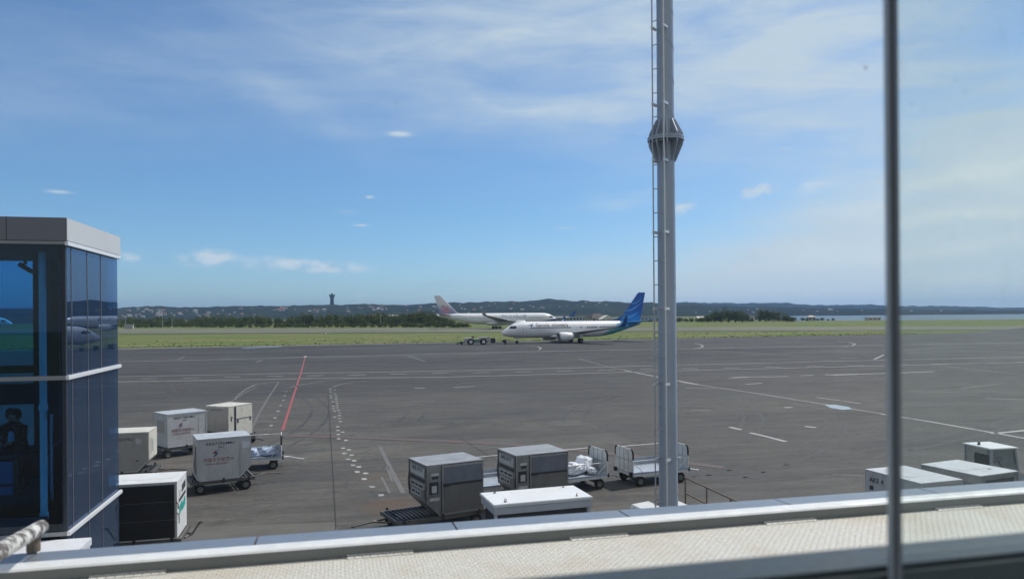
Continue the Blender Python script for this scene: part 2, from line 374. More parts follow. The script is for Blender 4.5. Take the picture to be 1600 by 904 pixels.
W = bpy.data.worlds.new('World'); SC.world = W; W.use_nodes = True
def build_sky():
    t = NT(W.node_tree); bg = W.node_tree.nodes['Background']
    sky = t.add('ShaderNodeTexSky', sky_type='NISHITA', sun_disc=False, sun_elevation=SUN_EL, sun_rotation=R(90) - SUN_AZ,
                altitude=0, air_density=1.0, dust_density=.55, ozone_density=2.2)
    d = t.add('ShaderNodeTexCoord').outputs['Generated']
    sp = t.add('ShaderNodeSeparateXYZ', ins={0: d}).outputs
    # azimuth / elevation of the direction, in radians from due +Y and from the horizon
    az = t.math('ARCTAN2', sp[0], sp[1]); el = t.math('ARCSINE', sp[2])
    # a high cloud sheet: where the direction meets a level layer, so clouds shrink and flatten towards the horizon
    inv = t.math('DIVIDE', 1.0, t.math('MAXIMUM', t.math('ADD', sp[2], .06), .02))
    lay = t.add('ShaderNodeCombineXYZ', ins={0: t.math('MULTIPLY', sp[0], inv), 1: t.math('MULTIPLY', sp[1], inv)}).outputs[0]
    ae = t.add('ShaderNodeCombineXYZ', ins={0: az, 1: el}).outputs[0]
    # wander: clouds' outlines are pulled about by noise
    wn = t.add('ShaderNodeTexNoise', ins={'Vector': t.mapping(ae, scale=(1, 2.2, 1)), 'Scale': 9.0, 'Detail': 5, 'Roughness': .6}).outputs['Color']
    wv = t.add('ShaderNodeVectorMath', operation='MULTIPLY_ADD', ins={0: wn, 1: (.11, .05, 0), 2: t.add('ShaderNodeVectorMath', operation='SUBTRACT', ins={0: ae, 1: (.055, .025, 0)}).outputs[0]}).outputs[0]
    wn2 = t.add('ShaderNodeTexNoise', ins={'Vector': t.mapping(ae, scale=(1, 2.0, 1)), 'Scale': 45.0, 'Detail': 6, 'Roughness': .65}).outputs['Color']
    wv2 = t.add('ShaderNodeVectorMath', operation='MULTIPLY_ADD', ins={0: wn2, 1: (.034, .016, 0), 2: t.add('ShaderNodeVectorMath', operation='SUBTRACT', ins={0: ae, 1: (.017, .008, 0)}).outputs[0]}).outputs[0]
    def blob(px, py, sx, sy, rot, amp, vec):
        a0 = math.atan2((px - 800)/FPX, 1); e0 = math.atan2((HZ - py)/FPX, math.hypot(1, (px - 800)/FPX))
        v = t.mapping(vec, (a0, e0, 0), (0, 0, R(rot)), (sx/FPX, sy/FPX, 1), 'TEXTURE')
        l = t.add('ShaderNodeVectorMath', operation='DOT_PRODUCT', ins={0: v, 1: v}).outputs['Value']
        return t.math('MULTIPLY', t.math('POWER', 2.718, t.math('MULTIPLY', l, -1.0)), amp)
    def total(lst, vec):
        r = None
        for b in lst:
            k = blob(*b, vec); r = k if r is None else t.math('ADD', r, k)
        return r
    streak = t.noise(t.mapping(ae, rot=(0, 0, R(12)), scale=(2.0, 9.0, 1)), 2.6, 7, .62, .6)
    streak2 = t.noise(t.mapping(lay, rot=(0, 0, R(35)), scale=(.5, 1.3, 1)), 2.0, 6, .6, .8)
    soft = total([(880, 60, 420, 120, 4, .62), (640, 30, 260, 90, 0, .30), (1250, 60, 300, 170, 0, .62), (60, 140, 230, 60, 3, .26), (260, 70, 260, 60, 3, .10),
                  (470, 165, 110, 22, -24, .26), (860, 172, 150, 14, -7, .30), (720, 190, 130, 22, 5, .16), (1520, 420, 260, 120, 0, .55),
                  (1180, 450, 360, 50, 0, .46), (1420, 450, 330, 70, 0, .42), (1450, 120, 200, 200, 0, .22), (1560, 250, 200, 90, 20, .42), (1100, 180, 260, 70, 0, .20)], wv)
    wisp = total([(1480, 290, 80, 14, 8, 1.0), (1600, 285, 75, 45, 20, .85), (1540, 331, 115, 7, 0, 1.0), (1560, 440, 120, 12, 0, .45), (1330, 415, 120, 10, 2, .4), (1500, 390, 110, 14, 3, .5), (975, 312, 60, 10, 4, .28), (1290, 292, 26, 6, 5, .55),
                  (1330, 330, 60, 8, 10, .28), (1340, 395, 110, 12, 8, .22), (1250, 395, 80, 12, 0, .16), (900, 410, 130, 10, 0, .10), (1450, 380, 120, 16, 0, .22)], wv)
    cum = total([(1184, 302, 28, 9, 10, 1.15), (1068, 326, 22, 12, 16, .85), (1163, 425, 28, 10, 0, .85), (1202, 431, 16, 5, 0, .4), (205, 396, 16, 10, 0, .75),
                 (318, 400, 34, 14, 3, .95), (345, 395, 20, 9, 0, .4), (390, 407, 26, 12, -10, .5), (425, 405, 20, 14, 0, .4), (470, 411, 36, 10, -4, .8), (530, 415, 70, 9, -1, .75), (690, 411, 40, 8, 8, .25), (960, 441, 60, 7, 0, .4),
                 (846, 427, 70, 8, 0, .25), (563, 463, 9, 5, 0, .6), (1228, 234, 12, 2.4, 0, .6), (735, 190, 16, 7, 0, .22), (682, 198, 16, 8, 0, .2), (1282, 291, 22, 5, 5, .4)], wv2)
    lens = total([(626, 208, 15, 3.4, 0, 1.0), (93, 294, 13, 2.2, 0, .75), (579, 306, 6, 2, 0, .8), (565, 350, 10, 1.6, 0, .85), (545, 329, 14, 3, 0, .2), (884, 357, 14, 2, 0, .4), (812, 383, 8, 1.5, 0, .3), (1430, 455, 370, 75, 0, .74), (1640, 350, 250, 180, 0, .60), (1020, 470, 260, 30, 0, .18)], ae)
    low = total([(240, 465, 120, 8, 0, .20), (450, 464, 90, 10, 0, .18), (700, 448, 60, 5, 0, .15)], wv)
    f1 = t.math('MULTIPLY', soft, t.ramp(t.math('ADD', t.math('MULTIPLY', streak, .6), t.math('MULTIPLY', streak2, .4)), .22, .78, .25, 1.25))
    f2 = t.math('MULTIPLY', wisp, t.ramp(streak, .3, .7, .4, 1.2))
    bil = t.noise(t.mapping(ae, scale=(1, 1.5, 1)), 42.0, 7, .62)
    f3 = t.math('MULTIPLY', t.ramp(cum, .12, 1.05, 0, .95), t.ramp(bil, .34, .64, .25, 1.1))
    f = t.math('ADD', f1, lens)
    # cloud cover added unseen overhead and behind, to neutralise the ambient light
    added_veil = t.math('MAXIMUM', t.ramp(el, .42, .85, 0, .72), t.math('MULTIPLY', t.ramp(sp[1], .25, -.35, 0, .66), 1.0))
    f = t.math('MINIMUM', f, .92)
    base = t.mix(1.0, sky.outputs[0], t.mix(t.ramp(el, 0, .16), SKYTINT_LOW, SKYTINT), 'MULTIPLY')
    base = t.mix(t.math('MULTIPLY', added_veil, t.ramp(streak2, .2, .8, .75, 1.1)), base, ADDED_VEIL)
    c = t.mix(f, base, CLOUD)
    c = t.mix(t.math('MINIMUM', t.math('MULTIPLY', f2, .95), .9), c, WISP)      # bright streaks in front of the pale cloud
    # cumulus: lit tops, grey-mauve bases
    up = t.ramp(t.noise(t.mapping(ae, loc=(0, .004, 0), scale=(1, 1.5, 1)), 42.0, 7, .62), .26, .50)
    c = t.mix(t.math('MINIMUM', f3, .85), c, t.mix(up, CUM_LO, CUM_HI))
    c = t.mix(t.math('MINIMUM', low, .5), c, CUM_LOW)
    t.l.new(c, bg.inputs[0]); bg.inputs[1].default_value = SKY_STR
SKY_STR = .10
SKYTINT = (.67, .95, 1.20, 1); SKYTINT_LOW = (.70, .98, 1.36, 1); ADDED_VEIL = (5.6, 5.6, 5.3, 1); WISP = (7.0, 7.9, 8.3, 1)
CLOUD = (5.7, 6.8, 7.7, 1); CUM_HI = (6.1, 7.1, 8.1, 1); CUM_LO = (3.5, 4.5, 6.0, 1); CUM_LOW = (3.0, 4.3, 5.9, 1)
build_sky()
# ------------------------------------------------------------------ ground materials
def asphalt():
    m, t, b = newmat('apron_asphalt')
    p = t.add('ShaderNodeNewGeometry').outputs['Position']
    q = t.mapping(p, rot=(0, 0, -TH))                       # along / across the terminal
    n_big = t.noise(t.mapping(q, scale=(.012, .03, 1)), 1.0, 5, .6, .3)
    n_mid = t.noise(t.mapping(q, scale=(.10, .25, 1)), 1.0, 6, .65, .4)
    n_str = t.noise(t.mapping(q, scale=(.05, 1.6, 1)), 1.0, 5, .65)
    n_str2 = t.noise(t.mapping(p, rot=(0, 0, R(-72)), scale=(.06, 1.9, 1)), 1.0, 4, .6)
    n_fine = t.noise(p, 3.5, 6, .7)
    n_grit = t.noise(p, 26.0, 3, .7)
    y = t.add('ShaderNodeSeparateXYZ', ins={0: q}).outputs
    near = t.ramp(y[1], 30, 105, 1, 0)                      # concrete-like stand surface near, darker taxi asphalt beyond
    far = t.mix(t.ramp(n_big, .35, .65), (.044, .043, .0435, 1), (.066, .065, .063, 1))
    nr = t.mix(t.ramp(n_mid, .32, .68), (.068, .065, .060, 1), (.100, .094, .085, 1))
    c = t.mix(near, far, nr)
    k = t.math('ADD', t.math('MULTIPLY', t.ramp(t.noise(t.mapping(q, scale=(.30, 1.1, 1)), 1.0, 9, .75, .5), .32, .68), .42), t.math('MULTIPLY', t.ramp(n_str2, .3, .7), .14))
    k = t.math('ADD', k, t.math('MULTIPLY', t.ramp(n_fine, .25, .75), .36))
    k = t.math('ADD', k, t.math('MULTIPLY', n_grit, .30))
    c = t.mix(1.0, c, t.add('ShaderNodeCombineXYZ', ins={0: t.math('ADD', k, .46), 1: t.math('ADD', k, .46), 2: t.math('ADD', k, .46)}).outputs[0], 'MULTIPLY')
    # paving bays of slightly different age, ragged resurfaced patches, fine cracks
    bay = t.add('ShaderNodeTexBrick', offset=.37, ins={'Vector': t.mapping(q, loc=(4, 1.5, 0)), 'Color1': (.86, .86, .88, 1), 'Color2': (1.12, 1.11, 1.09, 1), 'Mortar': (.9, .9, .9, 1), 'Scale': 1.0, 'Mortar Size': .0, 'Bias': 0.0, 'Brick Width': 31.0, 'Row Height': 9.5})
    c = t.mix(.8, c, bay.outputs['Color'], 'MULTIPLY')
    pat = t.noise(t.mapping(q, scale=(.035, .10, 1)), 1.0, 8, .72, 1.2)
    c = t.mix(t.math('MULTIPLY', t.ramp(pat, .50, .60), .45), c, (.042, .041, .043, 1))
    lite = t.noise(t.mapping(q, loc=(31, 7, 0), scale=(.05, .22, 1)), 1.0, 8, .74, .8)
    c = t.mix(t.math('MULTIPLY', t.ramp(lite, .56, .70), .45), c, (.128, .124, .112, 1))
    cr = t.add('ShaderNodeTexVoronoi', feature='DISTANCE_TO_EDGE', ins={'Vector': t.add('ShaderNodeVectorMath', operation='ADD', ins={0: p, 1: t.add('ShaderNodeVectorMath', operation='SCALE', ins={0: t.add('ShaderNodeTexNoise', ins={'Vector': p, 'Scale': .5, 'Detail': 5}).outputs['Color'], 'Scale': 3.0}).outputs[0]}).outputs[0], 'Scale': .16}).outputs['Distance']
    c = t.mix(t.math('MULTIPLY', t.ramp(cr, .004, .016, 1, 0), t.math('MULTIPLY', t.ramp(n_mid, .45, .6), .45)), c, (.04, .04, .04, 1))
    # dark oil spots and tyre scuffs, slightly rusty stains on the stand
    oil = t.math('MULTIPLY', t.ramp(t.noise(p, .55, 5, .65), .62, .74), t.ramp(y[1], 28, 70, .55, .25))
    c = t.mix(oil, c, (.045, .043, .042, 1))
    def stain(px, py, r, amt, col, cc):
        o = at(px, py)
        d = t.add('ShaderNodeVectorMath', operation='DISTANCE', ins={0: t.add('ShaderNodeVectorMath', operation='ADD', ins={0: p, 1: t.add('ShaderNodeVectorMath', operation='SCALE', ins={0: t.add('ShaderNodeTexNoise', ins={'Vector': p, 'Scale': 1.1, 'Detail': 4}).outputs['Color'], 'Scale': r*.9}).outputs[0]}).outputs[0], 1: o + Vector((r*.45, r*.45, r*.45))}).outputs['Value']
        return t.mix(t.math('MULTIPLY', t.ramp(d, r, r*.3, 0, 1), amt), cc, col)
    c = stain(612, 790, 1.6, .55, (.115, .070, .045, 1), c)
    c = stain(600, 745, 1.6, .25, (.13, .09, .06, 1), c)
    c = stain(950, 778, .9, .6, (.05, .05, .055, 1), c)
    c = stain(880, 645, 5.0, .25, (.06, .06, .065, 1), c)
    # saw-cut slab joints
    br = t.add('ShaderNodeTexBrick', offset=0.0, ins={'Vector': t.mapping(q, loc=(9.85, 3.2, 0)), 'Color1': (1, 1, 1, 1), 'Color2': (1, 1, 1, 1), 'Mortar': (0, 0, 0, 1), 'Scale': 1.0, 'Mortar Size': .035, 'Mortar Smooth': .3, 'Brick Width': 14.0, 'Row Height': 11.5})
    j = t.math('MULTIPLY', t.math('SUBTRACT', 1.0, br.outputs['Color']), t.ramp(y[1], 40, 60, .10, .05))
    c = t.mix(j, c, (.03, .03, .03, 1))
    t.l.new(c, b.inputs['Base Color']); t.l.new(t.ramp(n_mid, .3, .7, .72, .92), b.inputs['Roughness'])
    b.inputs['Specular IOR Level'].default_value = .3
    t.l.new(t.add('ShaderNodeBump', ins={'Strength': .35, 'Distance': .02, 'Height': t.math('ADD', n_fine, n_grit)}).outputs[0], b.inputs['Normal'])
    return m
def paint(name, col, keep, worn=(.080, .077, .074, 1)):
    """road paint worn through to the asphalt in ragged spots"""
    m, t, b = newmat(name)
    p = t.add('ShaderNodeNewGeometry').outputs['Position']
    n = t.math('ADD', t.math('MULTIPLY', t.noise(p, .8, 5, .7), .6), t.math('MULTIPLY', t.noise(p, 6.0, 4, .7), .4))
    c = t.mix(t.ramp(n, keep - .07, keep + .07), col, worn)
    t.l.new(c, b.inputs['Base Color']); b.inputs['Roughness'].default_value = .7
    return m
def grass(name, a, bcol, dry, sc=1.0):
    m, t, b = newmat(name)
    p = t.add('ShaderNodeNewGeometry').outputs['Position']
    q = t.mapping(p, rot=(0, 0, -TH))
    n1 = t.noise(t.mapping(q, scale=(.02*sc, .09*sc, 1)), 1.0, 6, .65, .4)
    n2 = t.noise(t.mapping(q, scale=(.25*sc, .7*sc, 1)), 1.0, 5, .7)
    n3 = t.noise(p, 2.5, 4, .7)
    c = t.mix(t.ramp(n2, .3, .7), a, bcol)
    c = t.mix(t.ramp(n1, .42, .62), c, dry)
    c = t.mix(t.math('MULTIPLY', t.ramp(n3, .45, .7), .35), c, tuple(x*.45 for x in a[:3]) + (1,))
    t.l.new(c, b.inputs['Base Color']); b.inputs['Roughness'].default_value = .9; b.inputs['Specular IOR Level'].default_value = .1
    return m
M['asphalt'] = asphalt()
M['paint_white'] = paint('paint_white', (.40, .39, .375, 1), .58)
M['paint_faint'] = paint('paint_faint', (.135, .132, .126, 1), .57)
M['paint_red'] = paint('paint_red', (.30, .072, .074, 1), .63)
M['paint_red_faint'] = paint('paint_red_faint', (.115, .072, .068, 1), .53)
M['joint'] = pm('joint', (.028, .028, .028), .9, 0, .2, 3)
M['shoulder'] = pm('shoulder', (.20, .195, .15), .9, 0, .25, .15)
M['runway'] = pm('runway', (.132, .136, .086), .9, 0, .22, .02, .3, (.17, .16, .12, 1))
M['land'] = grass('land_grass', (.088, .136, .030, 1), (.126, .176, .048, 1), (.195, .180, .085, 1))
M['blade'] = grass('grass_blade', (.10, .14, .03, 1), (.15, .18, .05, 1), (.19, .18, .08, 1))
M['puddle'] = None
def water_mat():
    m, t, b = newmat('bay_water')
    p = t.add('ShaderNodeNewGeometry').outputs['Position']
    b.inputs['Base Color'].default_value = (.04, .085, .12, 1); b.inputs['Roughness'].default_value = .35; b.inputs['Specular IOR Level'].default_value = .25
    t.l.new(t.add('ShaderNodeBump', ins={'Strength': .6, 'Distance': .3, 'Height': t.noise(t.mapping(p, scale=(.1, .3, 1)), 1.0, 4, .6)}).outputs[0], b.inputs['Normal'])
    return m
M['water'] = water_mat()
def sheet(name, pts, z, mat, kind='structure'):
    mb = MB(); n = len(pts); mb._add([(p[0], p[1], z) for p in pts], [tuple(range(n))])
    o = mb.build(name, mat); tag(o, kind=kind)
    return o
def P(px, py): v = at(px, py); return (v.x, v.y)
# land: reaches to the hills on the left, ends at the bay on the right
shore = [P(1236, 501.5), P(1290, 500.6), P(1380, 500.0), P(1500, 499), P(1620, 498)]
sheet('ground', [(-9000, -400), (9000, -400), (9000, 300), (3000, 700), shore[-1], shore[3], shore[2], shore[1], shore[0], (330, 1000), (420, 1600), (700, 2100), (600, 9000), (-9000, 9000)], -.08, M['land'])
sheet('bay_water', [(-12000, -500), (30000, -500), (30000, 30000), (-12000, 30000)], -1.0, M['water'])
gl, gr = Vector(P(185, 545)), Vector(P(1380, 523.5))
gd = (gr - gl).normalized(); gn = Vector((-gd.y, gd.x))
def ge(k, off=0): v = gl + gd*k + gn*off; return (v.x, v.y)
xr = P(1503, 520.3)
far_r = [P(1560, 515), P(1640, 509)]
sheet('apron', [(-600, -60), (900, -60), (900, 420), (far_r[1]), far_r[0], xr, ge(0), ge(-420)], 0.0, M['asphalt'])
# pale verge between the apron and the grass
sheet('apron_shoulder', [ge(-420, .003), ge(228, .003), ge(228, 5), ge(-420, 5)], -.02, M['shoulder'])
def band(name, near, far, z, mat, ext=400):
    a, b = Vector(near[0]), Vector(near[1]); c, d = Vector(far[0]), Vector(far[1])
    u = (b - a).normalized(); w = (d - c).normalized()
    sheet(name, [a - u*ext, b + u*ext, d + w*ext, c - w*ext], z, mat)
sheet('verge_scrub', [ge(-420, 5.01), ge(225, 5.01), ge(225, 8.5), ge(-420, 8.5)], -.03, pm('verge_scrub', (.055, .062, .026), .95, 0, .5, .35, .6, (.11, .12, .045, 1)))
sheet('apron_edge_slab', [P(150, 829), P(523, 815), P(560, 900), P(150, 900)], .003, pm('edge_slab', (.112, .106, .096), .9, 0, .14, .8, .3))
band('runway', (P(185, 520.5), P(1380, 515.0)), (P(185, 513.5), P(1380, 509.5)), -.04, M['runway'], 500)
band('runway_edge', (P(185, 522.0), P(1380, 516.2)), (P(185, 520.7), P(1380, 515.1)), -.06, pm('edge_scrub', (.045, .055, .025), .9, 0, .4, .2), 500)
# ------------------------------------------------------------------ painted markings (worn paint lying on the apron)
class Marks:
    def __init__(self): self.mb = MB()
    def line(self, pts, w, px=True):
        ps = [Vector(P(*p)) if px else Vector(p) for p in pts]
        L = []
        for i, p in enumerate(ps):
            d = (ps[min(i + 1, len(ps) - 1)] - ps[max(i - 1, 0)]).normalized(); n = Vector((-d.y, d.x))
            L.append((p + n*w/2, p - n*w/2))
        for i in range(len(L) - 1):
            a, b, c, d = L[i][0], L[i][1], L[i + 1][1], L[i + 1][0]
            self.mb.quad((*a, Z[0]), (*b, Z[0]), (*c, Z[0]), (*d, Z[0]))
        return self
    def done(self, name, mat): o = self.mb.build(name, mat, fix=False); tag(o, kind='structure'); return o
Z = [.004]
wh = Marks()
wh.line([(100, 567), (185, 564.8), (476, 557.8), (700, 552), (860, 548.2), (1060, 544.8), (1380, 539), (1660, 534)], .45)
wh.line([(100, 590), (185, 588), (480, 582.5), (700, 579.3), (1056, 570), (1380, 562.3), (1660, 556)], .3)
wh.line([(100, 598), (185, 596), (480, 591), (700, 588.6), (1056, 579), (1380, 571), (1660, 564)], .3)
for i in range(-8, 24):                                    # the dashes between them
    x0 = 415 + i*65; wh.line([(x0, 587.8 - (x0 - 415)*.0185), (x0 + 26, 587.4 - (x0 - 415)*.0185)], .3)
wh.line([(476, 558), (478, 556)], .5)
wh.line([(1338, 584.5), (1300, 585.5)], .5); wh.line([(1290, 585.3), (1380, 583.0), (1460, 580)], .45)
for a in ([(1137, 590.3), (1170, 589)], [(1193, 589), (1232, 587.4)], [(1250, 586.5), (1271, 585.5)], [(1145, 589), (1195, 588)], [(648, 606.4), (664, 606)], [(709, 604.6), (741, 603.4)],
          [(1140, 666.5), (1158, 671)], [(1172, 675.6), (1200, 682), (1228, 689.5)], [(1312, 558.8), (1340, 559.5)], [(1366, 561), (1381, 554)], [(1165, 600), (1190, 598)]):
    wh.line(a, .26)
wh.line([(1378, 646.5), (1449, 657.5), (1600, 684), (1720, 705)], .26)
wh.line([(975, 578), (1030, 589), (1062, 595), (1090, 600)], .28); wh.line([(1063, 596.5), (1168, 612), (1290, 631.3), (1390, 648)], .15); wh.line([(1275, 620.3), (1345, 630)], .16); wh.line([(1225, 636), (1238, 636)], .35); wh.line([(1258, 665.6), (1275, 667.5)], .3)
wh.line([(1550, 677), (1600, 672), (1700, 662)], .3)
fb = []; wh.line([(1085, 536.6), (1093, 537.6), (1099, 540), (1095, 543), (1084, 545)], .3); wh.line([(1308, 533.6), (1327, 534.6), (1337, 537), (1332, 539.5), (1318, 541)], .3)
wh.line([(830, 540.5), (840, 541), (846, 543.5), (842, 546)], .3)
def squares(pts, n, w, l, jit=.0, drop=0.0):
    """a broken line of painted blocks along a curve"""
    ps = [Vector(P(*p)) for p in pts]; seg = [(ps[i + 1] - ps[i]).length for i in range(len(ps) - 1)]; T = sum(seg)
    for i in range(n):
        if rnd.random() < drop: continue
        k = (i + .5)/n*T; j = 0
        while k > seg[j]: k -= seg[j]; j += 1
        d = (ps[j + 1] - ps[j]).normalized(); p = ps[j] + d*k + Vector((-d.y, d.x))*rnd.uniform(-jit, jit)
        wh.line([p - d*l/2, p + d*l/2], w, False)
road = [(519, 606), (521, 625), (525, 645), (529, 665), (534, 690), (543, 712), (556, 730), (575, 752), (598, 775), (620, 796)]
squares([(a - 2.5, b) for a, b in road], 30, .20, .34, .05, .15); squares([(a + 4 + (b - 606)*.03, b + 2) for a, b in road], 30, .20, .34, .05, .25)
squares([(452, 603), (444, 620), (438, 634), (430, 650), (421, 668), (412, 686)], 9, .20, .4, .05)
squares([(385, 607), (372, 617), (366, 625)], 7, .2, .4)
wh.done('white_apron_marking', M['paint_white'])
Z[0] = .008
fa = Marks()
fa.line([(520, 604), (535, 599.5), (555, 596.5), (575, 595)], .3); fa.line([(450, 606), (475, 600), (505, 595), (560, 590.5)], .3)
fa.line([(384, 608), (398, 601), (420, 597.5), (438, 596)], .35); fa.line([(436, 596), (420, 620), (405, 645), (392, 672)], .15); fa.line([(340, 640), (385, 612), (402, 604)], .15)
fa.line([(637, 555.5), (664, 564.5)], .35); fa.line([(592, 695), (603, 717), (612, 735), (630, 770)], .2); fa.line([(596, 745), (609, 770)], .12); fa.line([(604, 728), (613, 752)], .12)
fa.line([(905, 560), (940, 570), (975, 578)], .3); fa.line([(1110, 547.5), (1200, 553), (1290, 559)], .35); fa.line([(1040, 547), (1110, 548)], .3)
fa.line([(215, 614), (258, 613)], .3); fa.line([(396, 612.5), (456, 610.5)], .22); fa.line([(440, 703.5), (500, 701)], .12); fa.line([(565, 697), (600, 696)], .12)
fa.line([(760, 737), (830, 727), (900, 722)], .1); fa.line([(300, 741), (350, 740)], .1); fa.line([(1300, 741), (1356, 743)], .12); fa.line([(1240, 631), (1300, 640)], .14)
fa.line([(1420, 611), (1500, 613)], .3); fa.line([(1540, 622), (1600, 624)], .5); fa.line([(1500, 606), (1560, 600)], .3); fa.line([(1460, 570), (1640, 590)], .3); fa.line([(278, 561), (288, 557)], .4)
fa.line([(400, 566), (410, 562)], .4); fa.line([(870, 552.5), (884, 553.5)], .5); fa.line([(1070, 606), (1120, 606.5)], .5); fa.line([(1080, 640), (1110, 641)], .4)
fa.done('faded_apron_marking', M['paint_faint'])
rd = Marks()
rd.line([(476.5, 559), (470, 583), (459, 617), (450, 645), (441.5, 672)], .18)
rd.done('red_apron_marking', M['paint_red'])
Z[0] = .012
rf = Marks()
rf.line([(441, 680.5), (520, 682), (600, 685), (700, 689), (800, 694.5), (880, 700.5)], .7); rf.line([(1080, 724), (1130, 730)], .6)
rf.line([(880, 700.5), (980, 711), (1080, 724)], .65)
rf.done('faint_red_apron_marking', M['paint_red_faint'])
jt = Marks()
jt.line([(512.5, 612), (517, 690), (521, 752), (525, 826)], .035); jt.line([(185, 621.5), (390, 614), (480, 610.5)], .08); jt.line([(718, 683), (745, 700), (780, 722)], .03)
jt.done('expansion_joint', M['joint'])
def tyre_marks():
    tm = Marks(); r2 = random.Random(21)
    for i in range(26):
        px, py = r2.uniform(230, 1560), r2.uniform(560, 760); p = Vector(P(px, py)); a = TH + r2.gauss(0, .35) + (math.pi/2 if r2.random() < .3 else 0); k = r2.uniform(-.06, .06); L = r2.uniform(8, 34)
        for off in (0, 1.25):
            pts = []; aa = a; v = p + Vector((-math.sin(a), math.cos(a)))*off
            for j in range(12): pts.append(tuple(v)); v = v + Vector((math.cos(aa), math.sin(aa)))*L/12; aa += k*L/12*.6
            tm.line(pts, .16 + py*.0, False)
    tm.done('tyre_mark', M['tyre_mark'])
M['tyre_mark'] = paint('tyre_mark', (.042, .041, .042, 1), .55, (.066, .063, .060, 1)); Z[0] = .002; tyre_marks(); Z[0] = .012
lt = Marks(); lt.line([(380, 543.6), (415, 542), (440, 541.2)], 2.2)
lt.mb._add([(*P(x_, y_), Z[0]) for x_, y_ in ((1288, 632), (1298, 637), (1316, 640), (1332, 639), (1326, 635.5), (1305, 632))], [(0, 1, 2, 3, 4, 5)])
lt.done('standing_water', pm('standing_water', (.30, .34, .37), .08, 0, .05, .2))
# ------------------------------------------------------------------ grass tufts along the verge
def tufts():
    mb = MB()
    for i in range(1500):
        k = rnd.uniform(-60, 232); o = abs(rnd.gauss(0, 5)) + 4.6 if rnd.random() < .6 else rnd.uniform(5, 60)
        x, y = ge(k, o); h = rnd.uniform(.03, .12)*(2.5 if rnd.random() < .04 else 1); w = rnd.uniform(.15, .5); a = rnd.uniform(-.6, .6)
        dx, dy = math.cos(a)*w, math.sin(a)*w
        mb._add([(x - dx, y - dy, -.1), (x + dx, y + dy, -.1), (x + dx*.2 + rnd.uniform(-.1, .1), y, h)], [(0, 1, 2)])
    tag(mb.build('grass_tufts', M['blade'], fix=False), kind='stuff')
tufts()
# ------------------------------------------------------------------ hills across the bay
from mathutils import noise as mn
def hills_mat(name, a, b2):
    m, t, b = newmat(name)
    p = t.add('ShaderNodeNewGeometry').outputs['Position']
    n = t.noise(p, .012, 6, .65); n2 = t.noise(p, .07, 4, .7)
    c = t.mix(t.ramp(n, .35, .65), a, b2)
    c = t.mix(t.math('MULTIPLY', t.ramp(n2, .5, .7), .5), c, tuple(x*.4 for x in a[:3]) + (1,))
    t.l.new(c, b.inputs['Base Color']); b.inputs['Roughness'].default_value = 1; b.inputs['Specular IOR Level'].default_value = 0
    return m
M['hills'] = hills_mat('hill_forest', (.022, .030, .024, 1), (.042, .050, .036, 1))
def interp(tab, x):
    if x <= tab[0][0]: return tab[0][1]
    for (x0, y0), (x1, y1) in zip(tab, tab[1:]):
        if x <= x1:
            f = (x - x0)/(x1 - x0); f = f*f*(3 - 2*f); return y0 + (y1 - y0)*f
    return tab[-1][1]
def ridge(name, tab, dr, dbase, dback, amp, sx=420, rows=18):
    vs = []; px0, px1 = -700, 2400
    def surf(px, f):
        top = at(px, interp(tab, px), d=dr).z
        d = dbase + (dr - dbase)*f if f <= 1 else dr + (dback - dr)*(f - 1)
        g = f if f <= 1 else 2 - f
        h = -2 + (top + 2)*(g**.75)
        X = (px - 800)/FPX*dr
        h += amp*(g**.5)*(mn.noise((X*.012, d*.012, 3)) + .7*mn.noise((X*.045, d*.03, 9)) + .75*mn.noise((X*.11, d*.1, 5))) - amp*.25*g
        return Vector(((px - 800)/FPX*d, d, h))
    n = sx + 1
    for j in range(rows + 1):
        f = j/rows*1.6 if j < rows else 2.0
        for i in range(n): vs.append(surf(px0 + (px1 - px0)*i/sx, f))
    fs = [(j*n + i, j*n + i + 1, (j + 1)*n + i + 1, (j + 1)*n + i) for j in range(rows) for i in range(sx)]
    mb = MB(); mb._add(vs, fs)
    o = mb.build(name, M['hills'], smooth=True, fix=False); tag(o, kind='structure')
    return surf
near_tab = [(-700, 480), (0, 481), (185, 480.5), (215, 479), (250, 477), (275, 479), (300, 478.5), (400, 476.8), (520, 475.5), (575, 474.5), (640, 475), (700, 472.5), (780, 470.5), (830, 468.5), (868, 467.5), (900, 469), (950, 470.5), (1000, 471.5),
            (1060, 473.5), (1110, 476), (1180, 478), (1260, 480), (1320, 481), (1400, 482.5), (1500, 483.5), (1620, 485), (2400, 487)]
far_tab = [(-700, 485), (600, 484), (900, 478), (1000, 473), (1060, 471.3), (1075, 470.6), (1100, 472), (1125, 471), (1150, 473), (1185, 471.5), (1230, 471.8), (1245, 474.2), (1275, 475.5), (1292, 476.2), (1305, 475), (1335, 475.2), (1360, 474.8), (1378, 476), (1450, 477.5), (1520, 478), (1560, 479.5), (1620, 480.5), (2400, 484)]
near_hill = ridge('wooded_hills', near_tab, 2700, 1900, 3500, 5.0)
far_hill = ridge('far_ridge', far_tab, 4800, 4000, 5600, 7.0, 420, 12)
# ------------------------------------------------------------------ the air
def haze():
    mb = MB(); mb.box(-7000, 7000, -300, 8200, -2.2, 135)
    m = bpy.data.materials.new('haze_air'); m.use_nodes = True; t = NT(m.node_tree); t.n.remove(t.n['Principled BSDF'])
    v = t.add('ShaderNodeVolumePrincipled'); v.inputs['Color'].default_value = (.30, .52, .92, 1); v.inputs['Density'].default_value = HAZE; v.inputs['Anisotropy'].default_value = .2
    t.l.new(v.outputs[0], t.n['Material Output'].inputs['Volume'])
    o = mb.build('haze', m); tag(o, kind='stuff'); o.display_type = 'WIRE'
HAZE = .85e-4
if HAZE: haze()
